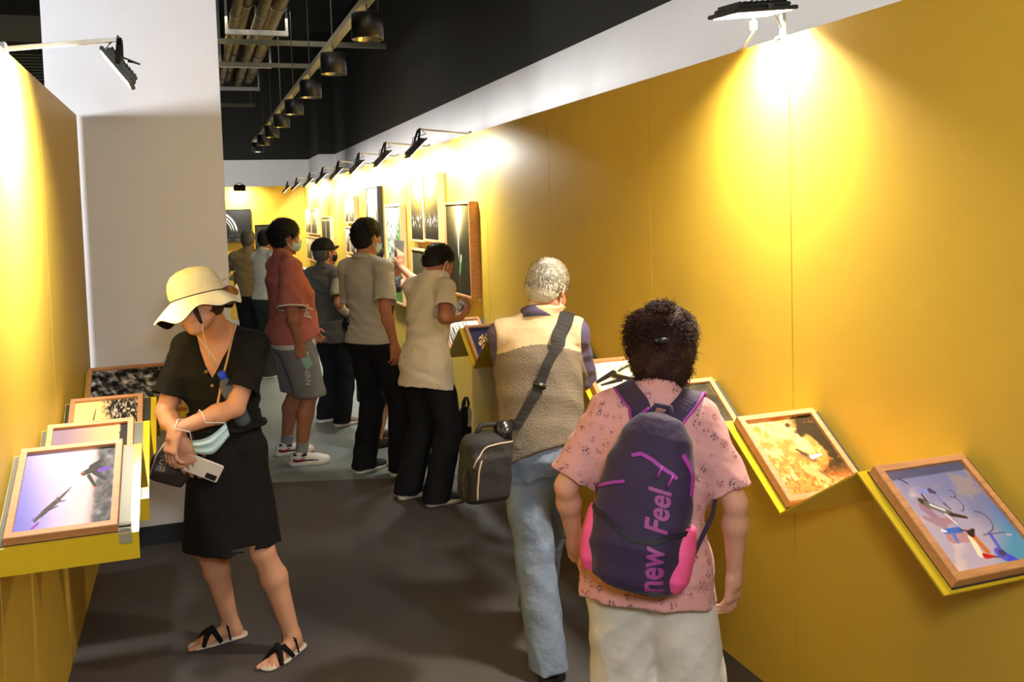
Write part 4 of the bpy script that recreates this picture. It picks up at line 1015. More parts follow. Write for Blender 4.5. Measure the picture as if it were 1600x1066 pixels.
# bucket hat: knitted crown, drooping white brim lined in black
Rh = J['Rh'] @ Ry(.10) @ Rx(.20); hc0 = P(0, -.012, .036)
CREAM = mat('straw_cream', c(236, 226, 192), .85, bump=.8, bscale=110)
hat = MB(); prof = [(.094, 0.0), (.098, .015), (.096, .042), (.089, .068), (.073, .090), (.047, .104), (.02, .110), (0.0001, .111)]
for k in range(len(prof) - 1): pass
ho = hat.lathe(prof, hc0, Rh @ np.diag([.92, 1.06, 1]), 40).done('sun_hat_crown', CREAM, J['root'], True)
V = []; Fc = []; N = 96; M_ = 12; sl_ = []
for i in range(N):
    a = 2 * PI * i / N; fr = math.cos(a - PI / 2)  # 1 at front
    wid = .084 + .012 * fr; gap = max(0, 1 - abs(((a - 3 * PI / 2 + PI) % (2 * PI)) - PI) / .35)
    for j in range(M_ + 1):
        t = j / M_; wave = .010 * math.sin(a * 7 + 1) * t + .012 * math.sin(a * 4 + 2.2) * t * t
        r = .093 + wid * t * .80 + .01 * gap * t; z = -.004 - (.058 + .008 * fr) * t ** 1.25 + wave + .05 * gap * t * t
        V.append(hc0 + Rh @ (A(r * math.cos(a) * .94, r * math.sin(a) * 1.04, z)))
for i in range(N):
    for j in range(M_): Fc.append((i * (M_ + 1) + j, ((i + 1) % N) * (M_ + 1) + j, ((i + 1) % N) * (M_ + 1) + j + 1, i * (M_ + 1) + j + 1))
nV = len(V); V2 = [v - Rh @ A(0, 0, .004) for v in V]; Fall = Fc + [tuple(q + nV for q in f)[::-1] for f in Fc]
for i in range(N):
    j = (i + 1) % N; a_, b_ = i * (M_ + 1) + M_, j * (M_ + 1) + M_; Fall.append((a_, b_, b_ + nV, a_ + nV))
WHC = mat('white_cotton', c(236, 232, 222), .85, bump=.3, bscale=25)
mesh('sun_hat_brim', V + V2, Fall, [WHC, BLKC], J['root'], True, slots=[0] * len(Fc) + [1] * len(Fc) + [0] * N)
bw_ = MB().strap([P(-.03, -.13, .05), P(-.06, -.15, .055), P(-.08, -.18, .07)], [A(0, 0, 1)] * 3, .012, .002); bw_.done('hat_ribbon', mat('ribbon', c(200, 176, 90), .6), J['root'])
# sandals
for i in range(2):
    Rf = Rz(J['fy'][i]); g = A(J['ank'][i][0], J['ank'][i][1], 0); s = J['s']; sd = 1 if i == 0 else -1
    J['body_sole'] = 1
    G = Field(g - .24, g + .26, .005); G.put(cone(g + Rf @ A(0, -.035, .012), g + Rf @ A(0, .08, .012), .036, .044), .01); G.put(cone(g + Rf @ A(0, .08, .012), g + Rf @ A(-.004 * sd, .14, .012), .045, .040), .01); G.cut(g + A(0, 0, .014), A(0, 0, 1)); G.cut(g + A(0, 0, .001), A(0, 0, -1))
    so = G.build('sandal', mat('sandal_sole', c(205, 188, 168), .6), J['root'])
    st = MB()
    st.tube([g + Rf @ A(-.044, .125, .012), g + Rf @ A(-.02, .105, .048), g + Rf @ A(.018, .075, .058), g + Rf @ A(.044, .05, .014)], [.009, .013, .013, .009], 8)
    st.tube([g + Rf @ A(.044, .125, .012), g + Rf @ A(.02, .105, .046), g + Rf @ A(-.018, .075, .060), g + Rf @ A(-.044, .05, .014)], [.009, .013, .013, .009], 8)
    st.lathe([(0, .016), (.018, .010), (.02, 0), (.012, -.01)], g + Rf @ A(0, .092, .056), Rf, 12)
    for z in (.0, .010): st.tube([g + Rf @ A(-.040, .012, .012), g + Rf @ A(-.034, .02, .06 + z), g + Rf @ A(0, .036, .088 + z * .6), g + Rf @ A(.034, .02, .06 + z), g + Rf @ A(.040, .012, .012)], .0036, 6)
    st.done('sandal_straps', BLKC, so, True)
# phone in her hand, bag, bottle, mask on the forearm
pc = A(-.012, 3.605, .862); d_ = nrm(A(.80, -.06, -.42)); n_ = nrm(np.cross(d_, A(.1, 1, .2))); fN = np.cross(n_, d_)
phone('pearly white smartphone held low by the woman in black', pc + A(.0, .02, 0), np.array([n_, d_, np.cross(n_, d_)]).T if np.cross(n_, d_)[1] > 0 else np.array([-n_, d_, np.cross(-n_, d_)]).T, mat('screen', c(20, 22, 26), .1), mat('phone_pearl', c(222, 214, 206), .15, coat=.6))
STR = mat('tan_strap', c(186, 140, 92), .6)
bag = empty('handbag', (-.12, 3.72, .80), 'small black handbag patterned with pale letters hanging from the tan strap', 'bag')
Rb = Rz(.25) @ Ry(.42)
F = Field((-.32, 3.55, .68), (.10, 3.92, 1.02), .005); bc = A(-.105, 3.735, .880)
F.put(loft(bc, Rb, [(-.10, .062, .028), (-.06, .085, .034), (.02, .075, .034), (.085, .050, .022), (.11, .03, .012)], 3), .01); F.fold(.003, 45, [(1, .3, .4), (.3, .2, 1)], 4)
BAGM = mat('bag_leather', c(44, 36, 30), .4, bump=.3, bscale=40); bo = F.build('bag_body', BAGM, bag); bbv = F.bvh()
MB().tube([bc + Rb @ A(-.078, -.034, -.08), bc + Rb @ A(-.082, -.034, 0), bc + Rb @ A(-.06, -.03, .07), bc + Rb @ A(-.02, -.02, .108)], .004, 6).done('zip', mat('zip_silver', c(190, 180, 170), .3, .7), bag, True)
GOLD = mat('gold_print', c(168, 148, 96), .5)
for k, tx in enumerate(['YGSS', 'CATS', 'YGSS', 'SAISS', 'CYGSS', 'SS']):
    text_on('lettering', tx, .026, bc + Rb @ A(-.062 + .008 * (k % 2), -.05, .066 - k * .024), Rb @ A(1, 0, 0), Rb @ A(0, 0, 1), GOLD, bag, bbv, off=.0015)
bd = W['body'].bvh()
def frontal(ps, off=.005):
    out = []
    for x, z in ps:
        ys_ = [h_[0][1] for h_ in (t.ray_cast(Vector((x, 3.3, z)), Vector((0, 1, 0))) for t in (bb, bd)) if h_[0] is not None]
        out.append(A(x, (min(ys_) if ys_ else 3.75) - off, z))
    return [out[0]] + [A(o[0], (p_[1] + o[1] + q_[1]) / 3, o[2]) for p_, o, q_ in zip(out, out[1:], out[2:])] + [out[-1]]
pts = frontal([(.145 - .105 * t, 1.385 - .36 * t) for t in np.linspace(0, 1, 12)], .007); no = [A(0, -1, .1)] * 12
sb = MB().strap(pts, no, .009, .003); sb.tube([pts[-1], bc + Rb @ A(.02, 0, .11)], .004, 6); sb.done('strap', STR, bag, True)
# bottle clamped under her left arm
bt = empty('water_bottle', (.09, 3.70, 1.10), 'clear water bottle with a blue cap under the arm of the woman in black', 'bottle')
d_ = nrm(A(-.36, -.38, 1)); x_ = nrm(np.cross(A(0, 1, 0), d_)); Rbt = np.array([x_, np.cross(d_, x_), d_]).T; bp = A(.126, 3.730, 1.072)
MB().lathe([(.0, -.10), (.026, -.10), (.031, -.09), (.030, -.05), (.031, -.04), (.029, 0), (.031, .05), (.030, .08), (.024, .105), (.013, .125), (.012, .135)], bp, Rbt, 24).done('bottle_body', mat('pet', c(206, 220, 240), .06, trans=.85, spec=.6), bt, True)
MB().lathe([(.0315, -.02), (.0322, -.018), (.0322, .035), (.0315, .037)], bp, Rbt, 24).done('bottle_label', mat('blue_label', c(40, 60, 170), .4), bt, True)
MB().lathe([(.0145, .130), (.0150, .132), (.0148, .152), (.013, .154), (0, .154)], bp, Rbt, 20).done('bottle_cap', mat('blue_cap', c(30, 70, 225), .35), bt, True)
# face mask dangling from the forearm
mk = empty('face_mask', (.01, 3.63, 1.0), 'light blue surgical mask dangling from the forearm of the woman in black', 'mask')
V = []; nx, nz = 16, 10
for j in range(nz):
    for i in range(nx):
        u = i / (nx - 1) - .5; v = j / (nz - 1); V.append(A(.022 + u * .125 + v * .012, 3.600 - .030 * math.cos(u * 3) + .006 * math.sin(v * 14), 1.0 + u * .055 - v * .068 * (1 - .25 * abs(u) * 2) - .012 * math.cos(u * PI)))
Fm = [(j * nx + i, j * nx + i + 1, (j + 1) * nx + i + 1, (j + 1) * nx + i) for j in range(nz - 1) for i in range(nx - 1)]
nv = len(V); V += [v + A(0, .004, 0) for v in V]; Fm += [tuple(q + nv for q in f)[::-1] for f in Fm]
mesh('mask_cloth', V, Fm, MASKB, mk, True)
lp = MB(); wv = J['wr'][1] * .6 + J['elb'][1] * .4; wv2 = J['wr'][1] * .96 + J['elb'][1] * .04
lp.tube([V[0], A(-.045, 3.585, 1.01), wv2 + A(-.01, -.034, .01), wv2 + A(.0, -.01, .036), wv2 + A(.02, .02, .03)], .002, 6); lp.tube([V[nx - 1], wv + A(.02, -.045, .0), wv + A(.01, -.03, .03), wv + A(0, .0, .042), wv + A(-.01, .03, .02)], .002, 6); lp.done('ear_loop', MASKW, mk, True)
print('T woman', _t.time() - T0)

JEAN = mat('pale_denim', c(116, 128, 146), .85, bump=.5, bscale=36, var=.10, vscale=9)
LIN = mat('white_linen', c(226, 221, 212), .85, bump=.4, bscale=26)
# ---- elderly man with shoulder bag ---------------------------------------------
J = person('grey-haired elderly man in a brown mesh vest leaning over the right lectern', (1.27, 3.36), -.34, 1.62, lean=.16, feet=[(1.33, 3.66), (1.215, 3.22)], footyaw=(0, 0), wr=[(1.50, 3.72, 1.04), (1.28, 3.80, 1.12)], pole=[(.35, -1, -.8), (-.15, -1, -.8)],
           head=(-.50, .42, .10), hcen=(1.337, 3.42, 1.478), h=.0055, bulk=.95, skin=SKIND, shoulders=.94, big=1.0, hands=(dict(n=(0, 0, -1)), dict(n=(0, 0, -1))))
finish_body(J); R = J['Rt']
hair_short(J, HAIRG, thick=.009, back=-.085, front=-.02, seed=6, rough=.0015, spikes=5000, spl=.012)
mask(J, mat('mask_pale', c(214, 222, 224), .8), low=.02); eyes(J)
POLO = mat('polo_plum', c(74, 64, 92), .85, bump=.25, bscale=30)
trousers(J, JEAN, rt=.098, rk=.082, rh=.080, hemz=.035, nm='jeans', amp=.006, fit=1.12)
shirt(J, POLO, hem=-.02, fit=1.0, sl=.93, slr=.072, nm='polo_shirt', amp=.005, seed=11, arm=1.0)
collar(J, POLO, r=.070, hgt=.035)
MESHV = mat('vest_mesh', c(110, 97, 80), .8, bump=.5, bscale=130); YOKE = mat('vest_tan', c(196, 168, 128), .8, bump=.3, bscale=40)
F = Field(J['lo'], J['hi'], J['h']); C = Field(J['lo'], J['hi'], J['h']); p = J['pelv']; s = J['s']
F.put(loft(p, R, [(-.20 * s, .186, .142, .0, -.01), (-.05 * s, .180, .140, 0, -.008), (.10 * s, .172, .130, 0, -.004), (.26 * s, .172, .128, 0, -.006), (.36 * s, .170, .124, 0, -.010), (.42 * s, .150, .106, 0, -.014), (.462 * s, .12, .088, 0, -.018), (.49 * s, .08, .072, 0, -.018)], 2.3), .02)
for i in range(2):
    F.put(cone(J['sh'][i] * .85 + J['neck'] * .15 + A(0, 0, .002), J['neck'] - R @ A(0, 0, .008), .066 * s, .056 * s), .03)
F.fold(.006, 26, [(.3, .2, 1), (.9, .3, .5), (-.8, .3, .5)], 12)
C.put(loft(p, R, [(-.1 * s, .24, .18), (.42 * s, .205, .16), (.49 * s, .12, .11)]), .002)
for i in range(2): C.put(cone(J['sh'][i], J['neck'], .09, .09), .002)
F.wrap(J['U'], C, .005)
F.put(loft(p, R, [(-.3 * s, .172, .128, 0, -.01), (-.15 * s, .170, .126, 0, -.01)], 2.3), .006, 's')
F.put(cone(J['neck'] + R @ A(0, .015, 0), J['neck'] + R @ A(0, .04, .12), .074, .08), .008, 's');
for i, q in enumerate((1, -1)): F.put(ell(J['sh'][i] + R @ A(q * .070, 0, -.075 * s), A(.046, .30, .130), R @ Ry(-q * .16)), .006, 's')
F.cut(p + R @ A(0, 0, -.10 * s), R @ nrm(A(.30, -.45, -1)) * 1.0)
yk = lambda C: (((C - p) @ R[:, 2] > (.372 * s + .02 * np.cos(((C - p) @ R[:, 0]) * 14))) | ((C - p) @ R @ nrm(A(.30, -.45, -1)) > .098 * s - .004)).astype(int)
F.build('vest', [MESHV, YOKE], J['root'], yk); vb_ = F.bvh()
MB().box((1.435, 3.33, .905), (1.475, 3.345, .93), ch=.003).done('vest_tab', YOKE, J['root'])
BSH = mat('black_leather', c(26, 20, 18), .3, coat=.3)
for i in range(2): shoe(J, i, BSH, mat('rubber_dark', c(20, 18, 17), .7), nm='shoe')
# shoulder bag
BNY = mat('bag_nylon', c(28, 24, 22), .8, bump=.3, bscale=60)
bg = empty('shoulder_bag', (1.0, 3.2, .72), 'black padded shoulder bag with pale piping slung at the hip of the elderly man', 'bag')
bc = A(.992, 3.225, .852); Rb = Rz(.30) @ Ry(.10)
F = Field(bc - .26, bc + .24, .0055)
F.put(rbox(bc + Rb @ A(0, 0, -.015), A(.105, .060, .125), Rb, .05), .02); F.put(rbox(bc + Rb @ A(-.01, -.055, -.035), A(.085, .02, .088), Rb, .02), .02); F.put(ell(bc + Rb @ A(0, 0, .09), A(.10, .058, .035), Rb), .03); F.fold(.003, 40, [(1, .3, .4), (.3, .2, 1)], 14)
F.build('bag_body', BNY, bg); b2 = F.bvh()
PIP = mat('piping_grey', c(176, 158, 136), .6)
pb = MB()
for pl in ([(-.115, -.07, .01), (-.09, -.08, .055), (-.04, -.08, .085), (.02, -.08, .095), (.10, -.06, .095)], [(-.07, -.1, .04), (-.088, -.1, 0), (-.092, -.1, -.06), (-.085, -.1, -.11)]):
    pp, nn = drape([bc + Rb @ A(*q) for q in pl], b2, .001); pb.tube(pp, .0035, 6)
pb.done('piping', PIP, bg, True)
MB().box((-.03, -.02, -.03), (.03, .02, .05), Rb, bc + Rb @ A(.055, -.03, .115), ch=.008).box((-.018, -.026, -.01), (.018, -.02, .03), Rb, bc + Rb @ A(.055, -.03, .115), ch=.003).done('clip', mat('black_plastic', c(30, 28, 27), .35), bg, True)
MB().tube([bc + Rb @ A(-.05, 0, .115), bc + Rb @ A(-.03, 0, .15), bc + Rb @ A(.03, 0, .15), bc + Rb @ A(.05, 0, .12)], .010, 8).done('handle', BNY, bg, True)
MB().strap([bc + Rb @ A(-.112, -.03, .0), bc + Rb @ A(-.125, -.035, -.05), bc + Rb @ A(-.115, -.035, -.10)], [Rb @ A(-1, 0, 0)] * 3, .014, .005).done('side_strap', BNY, bg)
pp, nn = drape([bc + Rb @ A(.06, .03, .15), A(1.10, 3.22, 1.00), A(1.165, 3.18, 1.09), A(1.225, 3.18, 1.18), A(1.285, 3.20, 1.265), A(1.335, 3.25, 1.335), A(1.38, 3.33, 1.38), A(1.42, 3.42, 1.36), A(1.42, 3.55, 1.28)], vb_, .009, 5)
wd = [.038] * len(pp); 
for k in range(22, len(pp)): wd[k] = .058
so = MB().strap([bc + Rb @ A(.058, -.02, .14)] + pp, [A(0, -1, 0)] + nn, [.034] + wd, .005).done('strap', BNY, bg)
q = 13; MB().box((-.026, -.004, -.012), (.026, .010, .012), np.array([nrm(np.cross(pp[q + 1] - pp[q], nn[q])), nn[q] , nrm(pp[q + 1] - pp[q])]).T, pp[q] + nn[q] * .004, ch=.004).done('buckle', mat('black_plastic', c(30, 28, 27), .35), so, True)
print('T old', _t.time() - T0)

# ---- woman in pink with the backpack --------------------------------------------
J = person('curly-haired woman in a pink floral blouse seen from behind, nearest the camera', (1.180, 2.3), -.52, 1.50, lean=.16, leanx=.07, feet=[(1.32, 2.23), (1.12, 2.36)], wr=[(1.405, 2.20, .755), (1.04, 2.50, .80)], pole=[(.15, -1, 0), (-.9, -.3, 0)],
           head=(.06, .30, 0), hcen=(1.292, 2.40, 1.378), h=.0045, bulk=.97, shoulders=.90, big=1.0, skin=mat('skin_fair', c(206, 152, 124), .55, bump=.05, bscale=90, var=.05, vscale=12, sub=.12, spec=.35),
           hands=(dict(d=(-.05, .12, -1), n=(-.4, .9, 0), curl=[.25, .35, .45, .5], thumb=.25, splay=1.3), dict(n=(.8, .4, 0))))
finish_body(J); R = J['Rt']; p = J['pelv']
FLO = floral_mat()
trousers(J, LIN, rt=.112, rk=.112, rh=.118, hemz=.05, amp=.005, fit=1.10, seed=23, seatk=.03)
shirt(J, FLO, hem=-.15, fit=1.02, sl=.88, slr=.072, nm='blouse', amp=.005, flare=.02, seed=21, h=.0045, arm=1.06, neckr=.062)
bb = J['blouse'].bvh()
for i in range(2): shoe(J, i, mat('beige_shoe', c(150, 130, 110), .6), mat('rubber_dark', c(20, 18, 17), .7))
for k, z in enumerate((1.0, .90, .80, .72)):
    h_ = bb.ray_cast(Vector((1.75, 2.30, z)), Vector((-1, 0, 0)))
    if h_[0]: MB().lathe([(0, .008), (.008, .005), (.010, 0), (.008, -.006)], A(*h_[0]), Ry(PI / 2), 12).done('knot_button', FLO, J['root'], True)
# curly hair
F = Field(J['hc'] - .24, J['hc'] + .24, .005); P = J['P']; Rh = J['Rh']
F.put(ell(P(0, -.012, .040), A(.092, .106, .096), Rh), .02); F.put(ell(P(0, -.045, -.035), A(.088, .076, .075), Rh), .04); F.put(ell(P(.0, -.040, -.072), A(.080, .060, .045), Rh), .03)
F.fold(.007, 46, [(1, .3, .4), (-.7, .5, .7), (.2, .9, .8), (.5, -.2, 1)], 31); F.put(ell(P(0, .075, -.03), A(.066, .08, .10), Rh), .01, 's'); F.put(ell(P(0, -.145, -.01), A(.014, .03, .022), Rh), .015, 's')
V, Fq = F.nets()
r = np.random.default_rng(4); nS = 5200; fi = r.integers(0, len(Fq), nS); base = V[Fq[fi]].mean(1).astype(float); nr = base - (J['hc'] + Rh @ A(0, -.03, 0)); nr /= np.linalg.norm(nr, axis=1)[:, None]
VV = [V.astype(float)]; FF = [tuple(map(int, q)) for q in Fq]; off = len(V); SEG = 7
ph = r.random(nS) * 6.28; amp_ = .004 + .005 * r.random(nS); Ls = .04 + .035 * r.random(nS); 
for k in range(nS):
    b0 = base[k] - nr[k] * .006; dn = A(0, 0, -1); tg = dn - nr[k] * (dn @ nr[k]); tg = tg if np.linalg.norm(tg) > .35 else Rh @ A(0, -1, 0); low = max(0, min(1, (J['hc'][2] + .02 - b0[2]) / .1)); Ls[k] *= .8 + .35 * low; fl = nrm(nrm(tg) + nr[k] * (.02 + (.05 + .22 * low) * r.random()) + r.normal(0, .12 + .12 * low, 3)); sx = nrm(np.cross(fl, nr[k] + 1e-3)); sy = np.cross(fl, sx); ring = []
    for j in range(SEG):
        t = j / (SEG - 1); c0 = b0 + fl * Ls[k] * t + (sx * math.cos(ph[k] + t * 9) + sy * math.sin(ph[k] + t * 9)) * amp_[k] * min(1, t * 3)
        ww = .0017 * (1 - .6 * t); ring += [c0 + sx * ww, c0 - sx * ww * .5 + sy * ww, c0 - sx * ww * .5 - sy * ww]
    VV.append(np.array(ring))
    for j in range(SEG - 1):
        for a in range(3): b = (a + 1) % 3; FF.append((off + j * 3 + a, off + j * 3 + b, off + j * 3 + 3 + b, off + j * 3 + 3 + a))
    off += SEG * 3
mesh('curly_hair', np.vstack(VV), FF, HAIRR, J['root'], True)
MB().box((-.02, -.006, -.008), (.02, .006, .008), Rh, P(0, -.150, .0), ch=.003).done('hair_clip', mat('clip_dark', c(34, 34, 40), .3), J['root'], True)
# backpack
PUR = mat('backpack_purple', c(40, 20, 58), .75, bump=.3, bscale=50, sheen=.1); MAG = mat('magenta_trim', c(150, 44, 150), .6); PNK = mat('pink_pocket', c(232, 84, 140), .6, bump=.3, bscale=20)
bk = empty('backpack', (1.06, 2.1, .8), 'dark purple backpack with magenta zips and pink side pockets on the woman in pink', 'backpack')
Rb = R @ Ry(.12) @ Rz(-.16); bc = A(1.078, 2.110, 1.025)
F = Field(bc - .3, bc + .32, .005)
F.put(loft(bc, Rb, [(-.225, .070, .040, .01, .02), (-.205, .108, .062, .005, .01), (-.12, .128, .078), (0, .126, .082), (.10, .117, .076, 0, .006), (.18, .092, .058, 0, .015), (.225, .058, .034, 0, .02), (.238, .02, .01, 0, .02)], 2.5), .01)
F.put(loft(bc + Rb @ A(0, -.045, 0), Rb, [(-.21, .06, .03), (-.19, .09, .045), (-.10, .10, .055), (-.03, .098, .042), (-.015, .09, .02)], 2.5), .015)
F.fold(.003, 34, [(.4, .3, 1), (1, .3, .2)], 22)
F.build('pack_body', PUR, bk); b3 = F.bvh()
for q in (-1, 1):
    F = Field(bc - .3, bc + .3, .005); F.put(loft(bc + Rb @ A(q * .108, .01, 0), Rb, [(-.20, .022, .03), (-.17, .038, .05), (-.10, .042, .056), (-.045, .036, .05), (-.03, .032, .048)], 2.3), .008)
    F.fold(.002, 50, [(.4, .3, 1)], 2); F.build('side_pocket', PNK, bk)
zz = MB()
def zl(pl, r_=.004, off=.001):
    pp, nn = drape([bc + Rb @ A(*q) for q in pl], b3, off, 8); zz.strap(pp, nn, r_ * 2, .003)
zl([(-.050, -.12, .140), (-.02, -.12, .152), (.03, -.12, .130), (.07, -.1, .108), (.09, -.08, .09)], .005); zl([(-.122, -.03, .02), (-.105, -.07, .035), (-.055, -.12, .062)], .004); zl([(.085, -.04, .15), (.105, -.02, .10), (.118, -.03, .05)], .007)
zz.done('zip', MAG, bk)
zd = MB(); pp, nn = drape([bc + Rb @ A(*q) for q in [(-.125, -.03, -.03), (-.09, -.12, -.045), (0, -.15, -.065), (.07, -.12, -.065), (.125, -.03, -.04)]], b3, .001, 8); zd.strap(pp, nn, .012, .004); zd.done('seam_band', mat('dark_band', c(24, 14, 34), .7), bk)
for x, z in ((.045, .115), (.075, .098)): MB().tube([bc + Rb @ A(x, -.09, z), bc + Rb @ A(x - .004, -.10, z - .014), bc + Rb @ A(x - .008, -.098, z - .03)], .003, 6).done('zip_pull', MAG, bk, True)
TXT = mat('print_magenta', c(146, 58, 128), .6)
TU = nrm(Rb @ A(-.09, 0, 1)); TV = nrm(Rb @ A(-1, 0, -.09))
text_on('lettering', 'new', .084, bc + Rb @ A(.092, -.2, -.196), TU, TV, TXT, bk, b3, off=.0022, bold=.002, sx=.80)
text_on('lettering', 'Feel', .078, bc + Rb @ A(.082, -.2, -.052), TU, TV, TXT, bk, b3, off=.0022, shear=.22, bold=.002, sx=.84)
# straps over the shoulders
LB = lambda x, y, z: A(1.215, 2.30, 0) + J['R0'] @ A(x, y, 0) + A(0, 0, z)
for q, path in ((1, [bc + Rb @ A(.02, .02, .215), LB(.06, -.10, 1.225), LB(.085, -.06, 1.255), LB(.105, 0, 1.275), LB(.115, .06, 1.27), LB(.12, .12, 1.22), LB(.125, .16, 1.12), LB(.13, .15, 1.05)]), (-1, [bc + Rb @ A(-.025, .02, .215), LB(-.03, -.10, 1.235), LB(-.055, -.06, 1.26), LB(-.075, 0, 1.28), LB(-.085, .06, 1.27), LB(-.09, .12, 1.22), LB(-.095, .16, 1.12)])):
    pp, nn = drape(path[1:], bb, .007, 6); pp = [path[0]] + pp; nn = [A(0, -1, .3)] + nn
    so = MB().strap(pp, nn, [.045] + [.058] * (len(pp) - 1), .006).done('shoulder_strap', PUR, bk)
    ep = []; 
    for k, (a, b) in enumerate(zip(pp, nn)):
        t = nrm(pp[min(k + 1, len(pp) - 1)] - pp[max(k - 1, 0)]); sd = nrm(np.cross(t, b)); ep.append(a + sd * .029 * q * (1) + b * .004)
    e2 = [a for a in ep]; MB().tube(e2, .0042, 6).done('strap_piping', MAG, so, True)
MB().tube([bc + Rb @ A(-.03, .02, .225), bc + Rb @ A(-.02, .03, .255), bc + Rb @ A(.02, .03, .255), bc + Rb @ A(.03, .02, .225)], .008, 8).done('grab_handle', PUR, bk, True)
MB().strap([bc + Rb @ A(.13, .04, -.14), LB(.15, -.10, .95), LB(.17, -.04, 1.02), LB(.17, .03, 1.09)], [J['R0'] @ A(.7, -.7, 0)] * 4, .016, .003).done('webbing', PUR, bk)
MB().strap([bc + Rb @ A(-.13, .03, -.10), LB(-.16, -.08, .98), LB(-.17, .0, 1.03)], [J['R0'] @ A(-.7, -.7, 0)] * 3, .014, .003).done('webbing', PUR, bk)
print('T pink', _t.time() - T0)

# ---- man in the cream tee, bent over his phone ---------------------------------
J = person('balding man in a long cream tee bent over his phone by the lectern end', (1.33, 5.52), -1.02, 1.66, lean=.16, feet=[(1.345, 5.40), (1.215, 5.62)], footyaw=(-.35, -.25), wr=[(1.515, 5.40, 1.145), (1.55, 5.60, 1.15)], pole=[(-.4, -1, -.5), (0, .5, -1)], head=(-.05, .62, 0), hcen=(1.435, 5.53, 1.475),
           h=.0065, bulk=.93, skin=SKIND, shoulders=.92, hands=(dict(d=(.7, .5, .25), n=(0, .5, .8), curl=[.6, .7, .8, .9], thumb=.6), dict(d=(.6, -.3, .3), n=(-.2, -.5, .8), curl=.8)))
finish_body(J); hair_short(J, HAIRB, thick=.010, back=-.06, front=.012, seed=7, spikes=1800, spl=.02, rough=.003); mask(J, MASKB); eyes(J)
TEE = mat('cream_cotton', c(224, 208, 182), .9, bump=.35, bscale=18)
trousers(J, BLKT, rt=.10, rk=.090, rh=.088, amp=.006, fit=1.04, seed=33)
shirt(J, TEE, hem=-.20, fit=1.03, sl=.82, slr=.080, nm='tee_shirt', amp=.007, flare=.006, seed=31, arm=1.0)
for i in range(2): shoe(J, i, mat('navy_knit', c(34, 38, 54), .8), mat('white_rubber', c(222, 214, 198), .6), solez=.03)
n_ = nrm(A(-.55, -.35, .75)); u_ = nrm(np.cross(A(.7, .3, .6), n_)); v_ = np.cross(n_, u_)
phone('dark smartphone held by the balding man in the cream tee', A(1.535, 5.49, 1.185), np.array([u_, v_, n_]).T, mat('screen_on', c(90, 110, 90), .15), BLK)

# ---- man in the grey polo, phone raised ----------------------------------------
J = person('tall man in a pale grey polo and black trousers raising a phone', (1.13, 6.27), -.92, 1.78, lean=-.03, feet=[(1.28, 6.15), (1.06, 6.33)], footyaw=(-.35, -.15), wr=[(1.245, 6.04, .925), (1.275, 6.47, 1.27)], pole=[(-.5, -1, 0), (0, .5, -1)], head=(-.15, .08, 0),
           h=.0065, skin=SKIND, shoulders=1.02, hands=(dict(d=(.05, 0, -1), n=(-.2, .9, 0), curl=.5), dict(d=(.15, -.2, 1), n=(-.4, -.6, .1), curl=.7, thumb=.6)))
finish_body(J); hair_short(J, HAIRB, thick=.017, back=-.075, front=-.018, seed=8, spikes=1800, spl=.022, crown=.006, rough=.004); mask(J, MASKB); eyes(J)
GP = mat('grey_polo', c(176, 168, 156), .9, bump=.35, bscale=18)
trousers(J, BLKT, rt=.10, rk=.084, rh=.080, amp=.006, seed=43)
shirt(J, GP, hem=-.05, fit=1.02, sl=.86, slr=.080, nm='polo_shirt', amp=.007, flare=.006, seed=41, arm=1.0); collar(J, GP, r=.066, hgt=.03)
for i in range(2): shoe(J, i, mat('dark_sneaker', c(42, 42, 46), .7), mat('white_rubber', c(222, 214, 198), .6), accent=mat('lace_grey', c(150, 150, 150), .7))
n_ = nrm(A(-.55, -.75, .1)); v_ = nrm(A(.25, -.1, 1)); u_ = nrm(np.cross(v_, n_)); v_ = np.cross(n_, u_)
phone('black smartphone held low in front of the man in the grey polo', A(1.30, 6.42, 1.36), np.array([u_, v_, n_]).T, mat('screen', c(20, 22, 26), .1), BLK)

# ---- man in the salmon tee -------------------------------------------------------
J = person('tall man in a salmon tee and grey shorts standing in profile', (.64, 6.83), -1.36, 1.79, lean=-.03, feet=[(.665, 6.70), (.59, 7.03)], footyaw=(-.30, -.2), wr=[(.675, 6.60, .895), (.80, 7.0, .95)], pole=[(-.5, -1, 0), (0, .5, -1)], head=(0, .03, 0), h=.0065, bulk=1.08, skin=SKIND, shoulders=1.05, big=1.12,
           hands=(dict(d=(.15, 0, -1), n=(-.1, .9, 0), curl=[.5, .6, .7, .7], thumb=.5), dict(curl=.6)))
finish_body(J); hair_short(J, HAIRB, thick=.022, back=-.085, front=-.03, seed=9, spikes=2200, spl=.028, crown=.004, rough=.004); mask(J, MASKB); eyes(J)
SAL = mat('salmon_cotton', c(186, 106, 94), .9, bump=.35, bscale=18)
trousers(J, mat('grey_shorts', c(128, 126, 128), .9, bump=.3, bscale=20), rt=.112, rk=.105, rh=.10, kneeclip=.03, fit=1.10, nm='shorts', amp=.004, seed=53)
shirt(J, mat('white_tee', c(226, 214, 196), .9), hem=-.12, fit=1.03, sl=.9, slr=.080, nm='undershirt', amp=.003, seed=50, arm=1.1, sleeves=False)
shirt(J, SAL, hem=-.085, fit=1.10, sl=.98, slr=.088, nm='tee_shirt', amp=.007, flare=.012, front=.05, seed=51, arm=1.15, neckr=.066, hemclip=(A(.66, 6.8, .885), nrm(A(.30, 0, -1)) ))
bs = J['tee_shirt'].bvh()
